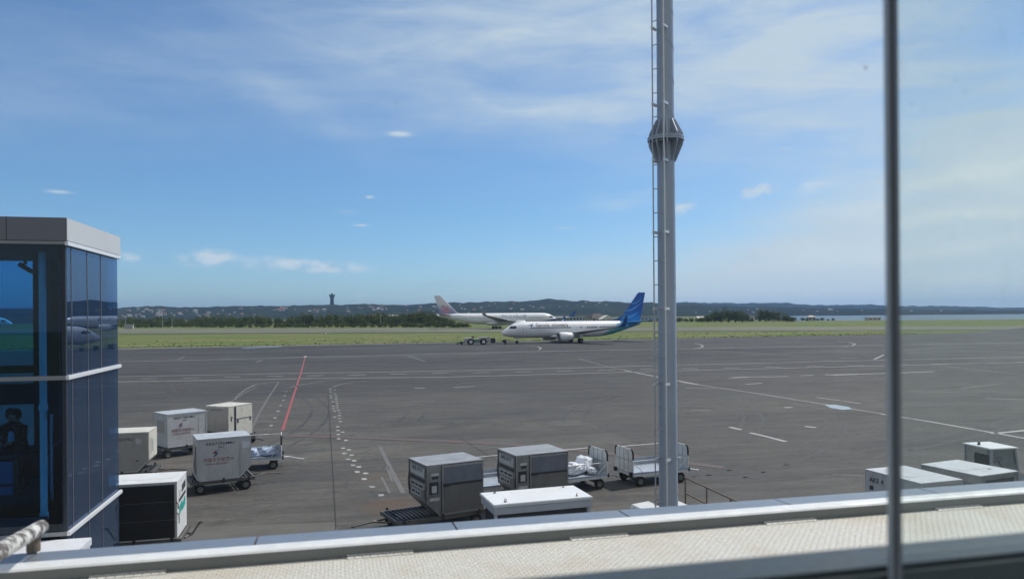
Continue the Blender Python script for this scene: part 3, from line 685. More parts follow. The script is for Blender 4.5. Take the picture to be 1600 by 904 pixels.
# ================================================================== aircraft
def ring(s, zc, ry, rz, n=28):
    return [(s, ry*math.sin(2*math.pi*k/n), zc + rz*math.cos(2*math.pi*k/n)) for k in range(n)]
def foil(sle, y, z, chord, th, vertical=False, n=9):
    up = []; lo = []
    for i in range(n):
        x = (1 - math.cos(math.pi*i/(n - 1)))/2
        t = 5*th*(.2969*math.sqrt(x) - .126*x - .3516*x*x + .2843*x**3 - .1015*x**4)
        up.append((x, t)); lo.append((x, -t))
    pts = up + lo[::-1][1:-1]
    if vertical: return [(sle + x*chord, y + t*chord, z) for x, t in pts]
    return [(sle + x*chord, y, z + t*chord + .02*chord*math.sin(math.pi*x)) for x, t in pts]
def wheel_on(root, loc, r, w, name='wheel', tyre=None, rim=None, axis=(0, 1, 0)):
    tyre = tyre or M['rubber']; rim = rim or M['rim']
    o = Vector(loc); ax = Vector(axis)
    mb = MB(); mb.lathe([(r*.55, -w*.42), (r*.86, -w*.5), (r*.97, -w*.38), (r, -w*.15), (r, w*.15), (r*.97, w*.38), (r*.86, w*.5), (r*.55, w*.42), (r*.55, -w*.42)], o, ax, 18)
    wh_ = mb.build(name, tyre, root, smooth=True)
    rb = MB(); rb.lathe([(.001, -w*.30), (r*.2, -w*.34), (r*.24, -w*.24), (r*.48, -w*.26), (r*.56, -w*.41), (r*.56, w*.41), (r*.48, w*.26), (r*.24, w*.24), (r*.2, w*.34), (.001, w*.30)], o, ax, 14)
    rb.build('rim', rim, wh_, smooth=True)
    return wh_
def livery(name, zmid, kind):
    """fuselage paint: colour areas whose borders are curves over the body"""
    m, t, b = newmat(name)
    o = t.add('ShaderNodeTexCoord').outputs['Object']; x, y, z = t.add('ShaderNodeSeparateXYZ', ins={0: o}).outputs
    n = t.noise(o, .6, 4, .6)
    base = t.mix(t.ramp(n, .3, .7), (.82, .825, .84, 1), (.87, .87, .875, 1))
    streaks = t.noise(t.mapping(o, scale=(2.2, 1, .2)), 2.0, 4, .6)
    base = t.mix(t.math('MULTIPLY', t.math('MULTIPLY', t.ramp(streaks, .5, .7), .35), t.ramp(z, zmid + .2, zmid - 1.8, 0, 1)), base, (.55, .54, .52, 1))
    if kind == 'teal':
        e = t.math('SUBTRACT', t.math('SUBTRACT', x, 25.2), t.math('MULTIPLY', t.math('SUBTRACT', z, 1.3), 1.75))   # distance behind the slanting border
        tealblue = t.mix(t.ramp(t.math('ADD', z, t.math('MULTIPLY', t.math('SUBTRACT', x, 30), .10)), 2.6, 5.4), (.05, .38, .42, 1), (.025, .21, .52, 1))
        tealblue = t.mix(t.ramp(e, .2, 2.6, .45, 0), tealblue, (.55, .72, .74, 1))
        base = t.mix(t.ramp(e, -.25, .35), base, tealblue)
        wv = t.math('SINE', t.math('ADD', t.math('MULTIPLY', x, 1.1), t.math('MULTIPLY', z, 2.2)))
        base = t.mix(t.math('MULTIPLY', t.math('MULTIPLY', t.ramp(wv, .86, .98), t.ramp(e, .5, 1.0)), .45), base, (.25, .58, .68, 1))
    if kind == 'navy':
        top = t.math('ADD', zmid - 3.1, t.math('MULTIPLY', t.math('POWER', t.math('MAXIMUM', t.math('DIVIDE', t.math('SUBTRACT', 27.0, x), 27.0), 0.0), 1.5), 3.0))
        base = t.mix(t.ramp(t.math('SUBTRACT', top, z), -.12, .12), base, (.035, .06, .25, 1))
    t.l.new(base, b.inputs['Base Color']); b.inputs['Roughness'].default_value = .3; b.inputs['Coat Weight'].default_value = .25
    return m
def fin_mat(name, lo, hi, z0, z1):
    m, t, b = newmat(name)
    o = t.add('ShaderNodeTexCoord').outputs['Object']; z = t.add('ShaderNodeSeparateXYZ', ins={0: o}).outputs[2]
    n = t.noise(o, .8, 4, .6)
    t.l.new(t.mix(t.ramp(t.math('ADD', z, t.math('MULTIPLY', n, .6)), z0, z1), lo, hi), b.inputs['Base Color']); b.inputs['Roughness'].default_value = .3
    return m
M['fin_blue'] = fin_mat('fin_blue', (.022, .26, .60, 1), (.014, .11, .45, 1), 5.4, 8.5)
M['fin_lavender'] = fin_mat('fin_lavender', (.32, .29, .47, 1), (.76, .74, .76, 1), 9.0, 14.0)
M['body_teal'] = livery('body_teal', 3.3, 'teal'); M['body_navy'] = livery('body_navy', 5.2, 'navy')

def narrow_jet():
    zc = 3.3
    root = empty('airliner', (-2.62, 178.0, 0), R(20), 'white airliner with blue tail fin and teal rear body, behind the tow tractor', 'airplane')
    st = [(0, zc - .78, .03, .03), (.12, zc - .77, .24, .22), (.45, zc - .72, .52, .50), (1.0, zc - .60, .86, .84), (1.8, zc - .42, 1.2, 1.18), (2.7, zc - .2, 1.5, 1.52), (3.7, zc - .07, 1.72, 1.8), (5.0, zc, 1.85, 1.97), (6.3, zc, 1.88, 2.0)]
    st += [(s, zc, 1.88, 2.0) for s in (9, 12, 15, 18, 21, 24)] + [(26, zc + .03, 1.88, 1.97), (28, zc + .14, 1.82, 1.86), (30, zc + .34, 1.65, 1.66), (32, zc + .60, 1.38, 1.38), (34, zc + .86, 1.06, 1.06), (36, zc + 1.1, .70, .72), (37.4, zc + 1.26, .40, .44), (38.1, zc + 1.33, .2, .24)]
    f = MB(); f.loft([ring(*q) for q in st]); body = f.build('fuselage', M['body_teal'], root, smooth=True)
    def yat(s, z):
        for q0, q1 in zip(st, st[1:]):
            if q0[0] <= s <= q1[0]:
                k = (s - q0[0])/(q1[0] - q0[0]); z0, ry, rz = (q0[i] + (q1[i] - q0[i])*k for i in (1, 2, 3))
                return ry*math.sqrt(max(0.0, 1 - ((z - z0)/rz)**2))
        return 0
    # belly fairing
    m = MB(); m.loft([ring(11.5, 1.75, .3, .25), ring(13, 1.65, 1.5, .55), ring(16, 1.6, 1.9, .62), ring(20, 1.62, 1.8, .6), ring(22.5, 1.75, .4, .3)]); m.build('belly_fairing', M['jet_white'], root, smooth=True)
    # cockpit glazing wraps the nose
    for side in (-1, 1):
        g = MB(); rows = []
        for s, z0, z1 in ((1.75, 3.72, 3.86), (2.15, 3.66, 4.16), (2.55, 3.62, 4.36), (2.95, 3.64, 4.34), (3.35, 3.74, 4.18)):
            rows.append([(s, side*(yat(s, z0 + (z1 - z0)*k/3) + .02), z0 + (z1 - z0)*k/3) for k in range(4)])
        g.loft(rows, closed=False, caps=False); g.build('cockpit_window', M['jet_window'], root)
    # cabin windows: one shared pane, set along both sides
    wb = MB(); wb.prism([(-.14, -.16), (.14, -.16), (.16, -.05), (.16, .1), (.12, .2), (-.12, .2), (-.16, .1), (-.16, -.05)], -.02, .02, 'y'); wme = wb.mesh('cabin_window', M['jet_window'])
    gaps = {20, 21, 23, 24, 30}
    i = 0; s = 7.1
    while s < 30.5:
        if i not in gaps and not (18 <= i <= 19):
            share('cabin_window', wme, root, (s, -(yat(s, 3.72) + .005), 3.72))
        i += 1; s += .60
    dl = MB()
    for s in (4.9,):
        for a, b2, c, d in ((s, s + .05, 2.5, 4.35), (s + .85, s + .9, 2.5, 4.35)):
            for k in range(5):
                z0 = c + (d - c)*k/5; z1 = c + (d - c)*(k + 1)/5
                dl.quad((a, -yat(a, z0) - .012, z0), (b2, -yat(b2, z0) - .012, z0), (b2, -yat(b2, z1) - .012, z1), (a, -yat(a, z1) - .012, z1))
        dl.quad((s, -yat(s, 4.33) - .012, 4.33), (s + .9, -yat(s + .9, 4.33) - .012, 4.33), (s + .9, -yat(s + .9, 4.38) - .012, 4.38), (s, -yat(s, 4.38) - .012, 4.38))
    dl.build('door', M['jet_grey'], root, fix=False)
    # wings, winglets
    for side in (-1, 1):
        w = MB(); w.loft([foil(13.2, side*1.0, 2.15, 8.2, .13), foil(13.9, side*1.9, 2.22, 7.5, .125), foil(17.0, side*5.6, 2.62, 4.9, .11), foil(22.2, side*16.6, 3.95, 1.75, .10)])
        w.build('wing', M['jet_grey'], root, smooth=True)
        l = MB(); l.loft([foil(22.2, side*16.6, 3.95, 1.75, .09), foil(22.7, side*17.0, 4.1, 1.55, .09), foil(23.3, side*17.3, 4.6, 1.25, .09), foil(24.2, side*17.5, 6.5, .55, .09)])
        l.build('winglet', M['jet_blue'], root, smooth=True)
        # engine
        ey, ez = side*4.85, 1.62
        e = MB(); e.lathe([(.80, .35), (.84, .05), (.95, -.02), (1.04, .12), (1.12, .6), (1.13, 1.5), (1.06, 2.6), (.92, 3.35), (.80, 3.6), (.76, 3.55), (.72, 2.9)], (12.9, ey, ez), (1, 0, 0), 28)
        en = e.build('engine', M['jet_white'], root, smooth=True)
        ml = MB(); ml.lathe([(.79, .3), (.835, .02), (.945, -.05), (1.05, .1), (1.07, .26)], (12.88, ey, ez), (1, 0, 0), 28); ml.build('intake_lip', M['jet_metal'], en, smooth=True)
        fd = MB(); fd.lathe([(.0, .2), (.22, .55), (.8, .6)], (12.9, ey, ez), (1, 0, 0), 24); fd.build('fan', M['jet_dark'], en, smooth=True)
        ex = MB(); ex.lathe([(.62, 2.9), (.55, 3.9), (.42, 4.3), (.2, 4.2), (.02, 4.8)], (12.9, ey, ez), (1, 0, 0), 20); ex.build('exhaust', M['jet_metal'], en, smooth=True)
        py_ = MB(); py_.prism([(13.9, 2.6), (15.2, 2.72), (18.4, 2.5), (19, 2.35), (17.2, 2.1), (15, 2.3)], ey - .16, ey + .16, 'y'); py_.build('pylon', M['jet_white'], root)
        h = MB(); h.loft([foil(33.6, side*.5, 4.75, 4.0, .1), foil(37.3, side*7.1, 5.55, 1.4, .09)]); h.build('tailplane', M['feather'], root, smooth=True)
    v = MB(); v.loft([foil(31.6, 0, 4.9, 6.4, .09, True), foil(32.7, 0, 6.2, 5.5, .09, True), foil(37.3, 0, 12.3, 2.2, .09, True), foil(37.6, 0, 12.5, 1.9, .05, True)])
    df = MB(); df.loft([foil(27.6, 0, 5.08, 5.0, .03, True), foil(31.2, 0, 5.85, 3.0, .05, True), foil(32.4, 0, 6.3, 2.4, .06, True)])
    fin = v.build('tail_fin', M['fin_blue'], root, smooth=True); df.build('dorsal_fin', M['jet_blue'], root, smooth=True)
    # pale feather strokes on the fin, both faces
    for side in (-1, 1):
        for (s0, z0, s1, z1, w) in ((33.4, 7.7, 38.4, 9.9, .34), (32.4, 6.0, 37.6, 7.55, .36), (35.3, 9.6, 38.5, 11.2, .22)):
            q = MB(); N = 10; rows = []
            for k in range(N + 1):
                u = k/N; s = s0 + (s1 - s0)*u; z = z0 + (z1 - z0)*u - .5*math.sin(math.pi*u); hw = w*math.sin(math.pi*min(1, u*.9 + .08))*.9
                kk = min(1, max(0, (z - 4.9)/7.4)); ch = 6.4 + (2.2 - 6.4)*kk; sl = 31.6 + 5.7*kk; x = min(1, max(0, (s - sl)/ch))
                th = 5*.09*(.2969*math.sqrt(x) - .126*x - .3516*x*x + .2843*x**3 - .1015*x**4)*ch
                rows.append([(s, side*(th + .02), z - hw), (s, side*(th + .03), z), (s, side*(th + .02), z + hw)])
            q.loft(rows, closed=False, caps=False); q.build('feather_stroke', M['feather'], fin)
    for (s0, z0, r) in ((31.2, 3.9, .9), (32.4, 4.2, .7)):
        q = MB(); rows = []
        for k in range(9):
            a = R(200 - k*26); s = s0 + r*math.cos(a); z = z0 + r*1.1*math.sin(a); hw = .12*math.sin(math.pi*(k + .6)/9.4)
            rows.append([(s, -(yat(s, z - hw) + .03), z - hw), (s, -(yat(s, z + hw) + .03), z + hw)])
        q.loft(rows, closed=False, caps=False); q.build('feather_stroke', M['feather_pale'], root)
    # gear
    for ly in (-2.86, 2.86):
        l = MB(); l.cyl((19.6, ly, .5), (19.6, ly*.9, 2.2), .13); l.cyl((19.6, ly, .55), (18.6, ly*.6, 2.0), .06); lg = l.build('landing_gear', M['jet_metal'], root)
        wheel_on(root, (19.6, ly - .43, .56), .56, .36); wheel_on(root, (19.6, ly + .43, .56), .56, .36)
    l = MB(); l.cyl((4.0, 0, .3), (4.0, 0, 1.9), .09); l.cyl((4.0, 0, .9), (5.0, 0, 1.8), .05); l.box(3.5, 4.7, -.32, -.28, 1.15, 1.75); l.box(3.5, 4.7, .28, .32, 1.15, 1.75); l.build('landing_gear', M['jet_metal'], root)
    wheel_on(root, (4.0, -.22, .34), .34, .2); wheel_on(root, (4.0, .22, .34), .34, .2)
    # antennas, name, emblem
    a = MB(); a.prism([(15.8, 5.28), (16.3, 5.28), (16.5, 5.75), (16.3, 5.75)], -.03, .03, 'y'); a.build('antenna', M['jet_white'], root)
    a = MB(); a.prism([(20.5, 1.0), (20.9, 1.0), (21.0, .7), (20.8, .7)], -.03, .03, 'y'); a.build('antenna', M['jet_white'], root)
    wf = lambda p: Vector((p.x, -(yat(p.x, p.z) + .015) + (p.y + .0)*.0, p.z))
    text('Garuda Indonesia', 1.18, M['title_grey'], root, face_front(12.6, 0, 4.42), 'title', warp=wf, depth=0, sx=1.02, bold=.022)
    bq = MB()
    def bird_poly(pts):
        bq._add([(s, -(yat(s, z) + .016), z) for s, z in pts], [tuple(range(len(pts)))])
    bird_poly([(6.0, 4.42), (6.6, 4.47), (7.2, 4.60), (7.9, 4.95), (7.5, 4.55), (7.9, 4.70), (7.4, 4.42), (7.7, 4.40), (7.2, 4.28), (6.6, 4.34)])
    bird_poly([(6.9, 4.30), (7.3, 4.29), (7.6, 4.08), (7.35, 4.14), (7.2, 4.02)])
    bq.build('emblem', M['ink_blue'], root, fix=False)
    rg = MB(); rg.mesh; text('PK-GFX', .42, M['title_grey'], root, face_front(29.6, 0, 4.55), 'registration', warp=wf, depth=0) if False else None
    return root
narrow_jet()

def wide_jet(pos, rot, label, titled=True, name='airliner'):
    zc = 5.2; Rr = 2.82
    root = empty(name, pos, rot, label, 'airplane')
    st = [(0, zc - .75, .04, .04), (.2, zc - .75, .4, .38), (.8, zc - .66, .9, .86), (1.8, zc - .5, 1.45, 1.4), (3.0, zc - .3, 1.95, 1.92), (4.5, zc - .12, 2.38, 2.42), (6.2, zc - .03, 2.68, 2.74), (8, zc, Rr, Rr)]
    st += [(s, zc, Rr, Rr) for s in (14, 20, 26, 32, 38)] + [(42, zc, Rr, Rr), (45, zc + .12, 2.75, 2.70), (48, zc + .40, 2.55, 2.42), (51, zc + .76, 2.22, 2.06), (54, zc + 1.12, 1.8, 1.66), (57, zc + 1.42, 1.32, 1.24), (60, zc + 1.66, .8, .8), (62, zc + 1.8, .42, .48), (62.7, zc + 1.85, .2, .26)]
    f = MB(); f.loft([ring(*q, 32) for q in st]); f.build('fuselage', M['body_navy'] if titled else M['jet_white'], root, smooth=True)
    def yat(s, z):
        for q0, q1 in zip(st, st[1:]):
            if q0[0] <= s <= q1[0]:
                k = (s - q0[0])/(q1[0] - q0[0]); z0, ry, rz = (q0[i] + (q1[i] - q0[i])*k for i in (1, 2, 3))
                return ry*math.sqrt(max(0.0, 1 - ((z - z0)/rz)**2))
        return 0
    m = MB(); m.loft([ring(20, 3.1, .5, .35), ring(23, 2.75, 2.3, .8), ring(30, 2.65, 2.9, .95), ring(36, 2.75, 2.6, .9), ring(40, 3.1, .6, .4)]); m.build('belly_fairing', M['jet_white'], root, smooth=True)
    for side in (-1, 1):
        g = MB(); rows = []
        for s, z0, z1 in ((2.3, 5.55, 5.9), (2.9, 5.5, 6.35), (3.5, 5.55, 6.55), (4.1, 5.7, 6.5), (4.6, 5.95, 6.35)):
            rows.append([(s, side*(yat(s, z0 + (z1 - z0)*k/3) + .02), z0 + (z1 - z0)*k/3) for k in range(4)])
        g.loft(rows, closed=False, caps=False); g.build('cockpit_window', M['jet_window'], root)
        w = MB(); w.loft([foil(20.5, side*1.5, 3.7, 11.8, .13), foil(22.3, side*2.8, 3.85, 10.4, .12), foil(27.8, side*9.6, 4.6, 7.2, .11), foil(40.2, side*28.6, 6.75, 2.6, .10)]); w.build('wing', M['jet_grey'], root, smooth=True)
        l = MB(); l.loft([foil(40.2, side*28.6, 6.75, 2.6, .09), foil(41.2, side*29.2, 7.0, 2.1, .09), foil(42.8, side*30.0, 8.9, 1.0, .09)]); l.build('winglet', M['jet_grey'], root, smooth=True)
        ey, ez = side*9.4, 2.75
        e = MB(); e.lathe([(1.1, .5), (1.18, .1), (1.34, 0), (1.46, .25), (1.56, 1.0), (1.55, 2.4), (1.45, 3.9), (1.2, 4.9), (1.12, 4.8)], (18.9, ey, ez), (1, 0, 0), 28); en = e.build('engine', M['jet_white'], root, smooth=True)
        fd = MB(); fd.lathe([(.0, .3), (.32, .8), (1.1, .85)], (18.9, ey, ez), (1, 0, 0), 24); fd.build('fan', M['jet_dark'], en, smooth=True)
        ex = MB(); ex.lathe([(.9, 4.6), (.8, 5.6), (.5, 6.2), (.05, 6.8)], (18.9, ey, ez), (1, 0, 0), 20); ex.build('exhaust', M['jet_metal'], en, smooth=True)
        py_ = MB(); py_.prism([(20.4, 4.1), (23, 4.75), (29, 4.55), (27, 4.0), (22, 3.6)], ey - .25, ey + .25, 'y'); py_.build('pylon', M['jet_white'], root)
        h = MB(); h.loft([foil(55.0, side*.8, 6.9, 6.2, .1), foil(60.6, side*9.6, 7.8, 2.2, .09)]); h.build('tailplane', M['jet_grey'], root, smooth=True)
    v = MB(); v.loft([foil(49.6, 0, 7.3, 10.6, .05, True), foil(52.4, 0, 8.4, 8.9, .09, True), foil(60.6, 0, 16.9, 3.6, .09, True), foil(61.0, 0, 17.15, 3.2, .05, True)]); fin = v.build('tail_fin', M['fin_lavender'] if titled else M['jet_white'], root, smooth=True)
    for ly in (-5.3, 5.3):
        l = MB(); l.cyl((32, ly, 1.0), (31.4, ly*.85, 3.6), .22); l.box(30.9, 33.1, ly - .15, ly + .15, .6, .85); l.build('landing_gear', M['jet_metal'], root)
        for dx in (-1, 1):
            for dy in (-.7, .7): wheel_on(root, (32 + dx, ly + dy, .68), .68, .5)
    l = MB(); l.cyl((6.7, 0, .4), (6.7, 0, 3.0), .14); l.build('landing_gear', M['jet_metal'], root); wheel_on(root, (6.7, -.35, .52), .52, .35); wheel_on(root, (6.7, .35, .52), .52, .35)
    if titled:
        wb = MB(); wb.prism([(-.12, -.2), (.12, -.2), (.12, .2), (-.12, .2)], -.02, .02, 'y'); wme = wb.mesh('cabin_window', M['jet_grey'])
        for i in range(84):
            s = 8.2 + i*.56
            if i in (14, 15, 36, 37, 62): continue
            share('cabin_window', wme, root, (s, yat(s, 5.55) - .008, 5.55))
        wf = lambda p: Vector((p.x, yat(p.x, p.z) + .03, p.z))
        mt = Matrix.Translation((23.2, 0, 6.55)) @ Matrix.Rotation(R(180), 4, 'Z') @ Matrix.Rotation(R(90), 4, 'X')
        text('CHINA AIRLINES', 1.75, M['title_navy'], root, mt, 'title', warp=wf, depth=0, bold=.02)
        # blossoms on the fin: clusters of five petals
        for side in (-1, 1):
            for (s0, z0, r, k0) in ((57.9, 10.7, 1.05, 0), (59.4, 9.6, .95, .5), (57.0, 9.1, .85, .2), (59.6, 11.6, .7, .9), (58.2, 8.6, .6, .3)):
                q = MB()
                for k in range(5):
                    a = k0 + 2*math.pi*k/5; cx, cz = s0 + r*.55*math.cos(a), z0 + r*.55*math.sin(a)
                    kk = (cz - 8.4)/8.5; ch = 8.9 - 5.3*kk; sl = 52.4 + 8.2*kk; x = min(1, max(0.02, (cx - sl)/ch))
                    th = 5*.09*(.2969*math.sqrt(x) - .126*x - .3516*x*x + .2843*x**3 - .1015*x**4)*ch
                    q._add([(cx + r*.5*math.cos(j*math.pi/5), side*(th + .06), cz + r*.5*math.sin(j*math.pi/5)) for j in range(10)], [tuple(range(10))])
                q.build('blossom', M['petal'], fin)
    return root
psi = R(10)
wide_jet((23.5, 388.6, -.05), R(180) + psi, 'large white airliner with lavender tail fin and navy nose sweep on the far runway')
pv = at(19.5, 512, d=395)
wide_jet((pv.x, 395, -.05), R(180) + psi, 'plain white airliner whose nose alone shows through the blue glass of the tower', False)
# ------------------------------------------------------------------ low aircraft tow tractor in front of the nose
def tow_tractor():
    o = at(724.5, 538.2); root = empty('tow_tractor', (o.x, o.y, 0), R(8), 'low grey aircraft tow tractor with green panels, in front of the blue-tailed airliner', 'tow tractor')
    b = MB(); b.prism([(.0, .45), (.1, 1.35), (.35, 1.55), (2.3, 1.62), (2.4, 1.35), (3.7, 1.35), (3.8, 1.75), (6.0, 1.82), (6.25, 1.5), (6.3, .45), (5.6, .4), (5.3, 1.1), (3.9, 1.1), (3.6, .4), (2.6, .4), (2.3, 1.1), (.9, 1.1), (.6, .4)], -1.3, 1.3, 'y'); b.build('body', M['tug_grey'], root, bevel=.04)
    g = MB(); g.box(2.42, 3.5, -1.33, -1.302, .55, 1.33); g.build('side_panel', M['tug_green'], root)
    d = MB(); d.box(3.55, 4.0, -1.34, -1.303, .85, 1.15); d.build('vent', M['jet_dark'], root)
    for x in (1.6, 4.6):
        for y in (-1.25, 1.25): wheel_on(root, (x, y, .72), .74, .5, rim=M['cart_white'])
    k = MB(); k.box(6.32, 7.5, -.7, .7, .5, 1.35); k.box(6.4, 7.4, -.75, -.5, .3, 1.45); k.build('coupling_head', M['frame_dark'], root)
    k = MB(); k.cyl((7.55, -.8, .4), (7.55, -.8, 1.6), .07); k.cyl((7.55, .8, .4), (7.55, .8, 1.6), .07); k.build('guard_post', M['cart_white'], root)
    s = MB(); s.box(1.9, 2.2, -.3, .3, 1.62, 2.0); s.cyl((2.5, 0, 1.62), (2.3, 0, 1.9), .18); s.build('seat', M['frame_dark'], root)
    t_ = MB(); t_.cyl((0, 0, .5), (-1.7, -.15, .45), .09); t_.box(-.9, -.5, -.35, .2, .2, .8); t_.build('tow_bar', M['dolly'], root); wheel_on(root, (-1.5, -.3, .22), .22, .15); wheel_on(root, (-.5, -.5, .3), .3, .18)
    q = at(789, 537.5); r2 = empty('nose_tow_bar', (q.x, q.y, 0), R(15), 'dark tow bar with a small wheel under the nose of the blue-tailed airliner', 'tow bar')
    h = MB(); h.cyl((-2.2, 0, .45), (2.6, 0, .5), .07); h.box(-.5, .3, -.3, .3, .4, 1.1); h.build('bar', M['frame_dark'], r2); wheel_on(r2, (0, -.35, .34), .34, .22)
tow_tractor()
# ================================================================== glazed tower at the left, in the terminal's own directions
def in_frame(mb):                       # boxes given as (t, n, z) in the terminal frame
    mb.m = Matrix.Rotation(TH, 4, 'Z'); return mb
T0, N0 = -5.38, 16.68; N1 = N0 + 3.66; TL = -15.5
ZT, ZF, ZM, ZL = 8.94, 8.47, 5.72, 2.56
def tower():
    c = te(TL, N0); root = empty('glass_tower', (c.x, c.y, 0), TH, 'blue glazed stair tower with grey roof fascia and white bands at the left', 'building')
    X0, X1, Y0, Y1 = 0, T0 - TL, 0, N1 - N0
    b = MB(); b.box(X0, X1 + .06, Y0 - .06, Y1 + .06, ZF, ZT); fa_ = b.build('roof_fascia', M['alu_dark'], root, bevel=.01)
    j = MB()
    for x in (X1 - 1.02, X1 - 2.9, X1 - 4.8): j.box(x, x + .012, Y0 - .064, Y0 - .058, ZF + .005, ZT - .005)
    j.build('panel_joint', M['frame_dark'], fa_)
    b = MB(); b.box(X1 + .062, X1 + .075, Y0 - .055, Y1 + .055, ZF + .01, ZT - .006); b.build('side_fascia', pm('fascia_side', (.60, .605, .61), .5, .15, .04, 1), root)  # lighter copy of the fascia, sunlight put into its colour
    for z, nm in ((ZF - .09, 'band'), (ZM - .06, 'band'), (ZL - .05, 'band')):
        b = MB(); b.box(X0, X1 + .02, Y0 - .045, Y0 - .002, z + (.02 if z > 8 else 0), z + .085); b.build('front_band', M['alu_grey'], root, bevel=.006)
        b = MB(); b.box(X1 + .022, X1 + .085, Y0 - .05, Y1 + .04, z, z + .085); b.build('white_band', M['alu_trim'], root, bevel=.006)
    # ceiling, floor landing, far and near walls
    b = MB(); b.box(X0, X1 - .06, Y0 + .06, Y1 - .06, ZF - .16, ZF - .004); b.build('ceiling', M['interior_dark'], root)
    b = MB(); b.box(X0, X1 - .8, Y0 + 1.25, Y1 - .31, 2.90, 3.10); b.box(X0, X1 - .06, Y0 + .06, Y1 - .06, -.0, .1); b.build('floor', M['interior_dark'], root)
    b = MB(); b.box(X0 - .1, X0, Y0, Y1, 0, ZF - .004); b.build('end_wall', M['interior_dark'], root)
    # glazing: front, far side and the right-hand side, each a slab of glass
    b = MB(); b.box(X0, X1 - .01, Y0, Y0 + .012, ZL - .2, ZF - .004); b.build('front_glazing', M['tinted_glass'], root)
    b = MB(); b.box(X0, X1 - .06, Y1 - .012, Y1, ZL - .2, ZF - .004); b.build('rear_glazing', M['tinted_glass'], root)
    b = MB(); b.box(X1, X1 + .012, Y0 + .015, Y1 - .002, .0, ZF - .004); b.build('side_glazing', M['tinted_glass_side'], root)
    # side joints (pale lines) and the corner strip
    for fy in (.095, .37, .63):
        m = MB(); m.box(X1 + .013, X1 + .022, fy*Y1, fy*Y1 + .014, .0, ZF - .1); m.build('mullion', M['alu_grey'], root)
    m = MB(); m.box(X1 - .05, X1 + .02, Y0 - .015, Y0 + .07, ZL - .1, ZF - .1); m.build('corner_post', M['interior_dark'], root)
    # inside: columns by the far glazing, a pale pipe column near the front
    def tx(px, n):                      # x inside the tower of something seen at px, at terminal depth n
        k = (px - 800)/FPX; Y = n/(math.cos(TH) - k*math.sin(TH)); X = k*Y
        return X*math.cos(TH) + Y*math.sin(TH) - TL
    far = N1 - .18
    for a, b2 in ((56, 76), (81.5, 96)):
        m = MB(); m.box(tx(a, far), tx(b2, far), Y1 - .35, Y1 - .06, .1, ZF - .17); m.build('inner_column', M['interior_dark'], root)
    m = MB(); m.box(X1 - .42, X1 - .1, Y0 + 1.0, Y1 - .4, .1, ZF - .17); m.build('inner_wall', M['interior_dark'], root)
    pn = N0 + .55; m = MB(); m.cyl((tx(66.5, pn), .55, .1), (tx(66.5, pn), .55, ZF - .17), .068, n=18)
    for z in (5.6, 5.0, 2.75): m.cyl((tx(66.5, pn), .55, z), (tx(66.5, pn), .55, z + .12), .085, n=18)
    m.build('pipe_column', M['tube_white'], root, smooth=True)
    m = MB(); m.box(X0, tx(62, far), Y1 - .3, Y1 - .05, 4.85, 5.35); m.box(X0, tx(62, far), Y1 - .3, Y1 - .05, 5.6, 5.78); m.build('floor_beam', M['interior_dark'], root)
    m = MB(); m.box(X0, X1 - .43, Y1 - .3, Y1 - .2, .1, 3.85); m.build('inner_wall', M['interior_dark'], root)
    m = MB(); m.box(X0, X1 - .43, Y0 + .25, Y0 + .3, .1, 2.85); m.build('inner_wall', M['interior_dark'], root)
    m = MB(); m.box(tx(79, N0 + 1.5) - .02, tx(79, N0 + 1.5) + .03, 1.48, 1.53, 2.9, 4.8); m.build('conduit', M['interior_light'], root)
    # speaker hanging under the ceiling
    # guard rail of the landing, with a glass balustrade
    rn = Y0 + 1.35; xr_ = tx(60, N0 + rn); zr = 3.93
    m = MB(); m.tube([(X0, rn, zr), (xr_ - .35, rn, zr), (xr_ - .1, rn + .02, zr + .005), (xr_, rn + .2, zr + .02), (xr_ + .02, rn + 1.2, zr + .1)], .045); m.build('handrail', M['frame_dark'], root, smooth=True)
    m = MB(); m.box(xr_ - .5, xr_ - .42, rn - .02, rn + .04, 3.1, zr); m.box(X0 + .1, xr_ - .5, rn - .02, rn + .03, 3.30, 3.35); m.build('balustrade_frame', M['frame_dark'], root)
    m = MB(); m.box(X0 + .1, xr_ - .52, rn, rn + .012, 3.11, zr - .1); m.build('balustrade_panel', M['balustrade_glass'], root)
    m = MB(); m.prism([(rn + .05, 2.9), (rn + 1.1, 3.2), (rn + 1.1, zr), (rn + .05, zr - .1)], xr_, xr_ + .012, 'x'); m.build('balustrade_panel', M['balustrade_glass'], root)
    # lamp / speaker on a bracket
    s = te(TL, N0); hx = tx(40, N0 + 2.0)
    p = te(TL + hx, N0 + 2.0, ZF - .17); sp_ = empty('ceiling_camera', p, TH + R(25), 'dark camera hanging from the ceiling behind the blue glass of the tower', 'camera')
    m = MB(); m.cyl((0, 0, 0), (0, 0, -.18), .035); m.build('bracket', M['frame_dark'], sp_)
    m = MB(); m.m = Matrix.Translation((0, 0, -.25)) @ Matrix.Rotation(R(35), 4, 'Y'); m.box(-.15, .15, -.05, .05, -.05, .05); m.cyl((.15, 0, 0), (.20, 0, 0), .04); m.build('camera_housing', M['frame_dark'], sp_, bevel=.01)
    return root, tx
tower_root, tx = tower()
# white block below the tower's front glazing
a0 = te(-16.5, N0 - 1.15)
ax_ = at(140, 834, d=14.3)
an = empty('annex_roof', (a0.x, a0.y, 0), TH, 'low white annex with a flat roof edge below the glazed tower', 'building')
tt = -4.9 + 16.5
m = MB(); m.box(0, tt - .02, 0, 1.05, 0, 2.30); m.build('wall', M['annex_white'], an)
m = MB(); m.box(0, tt + .01, -.03, 1.07, 2.303, 2.46); m.build('roof_edge', M['annex_white'], an, bevel=.012)
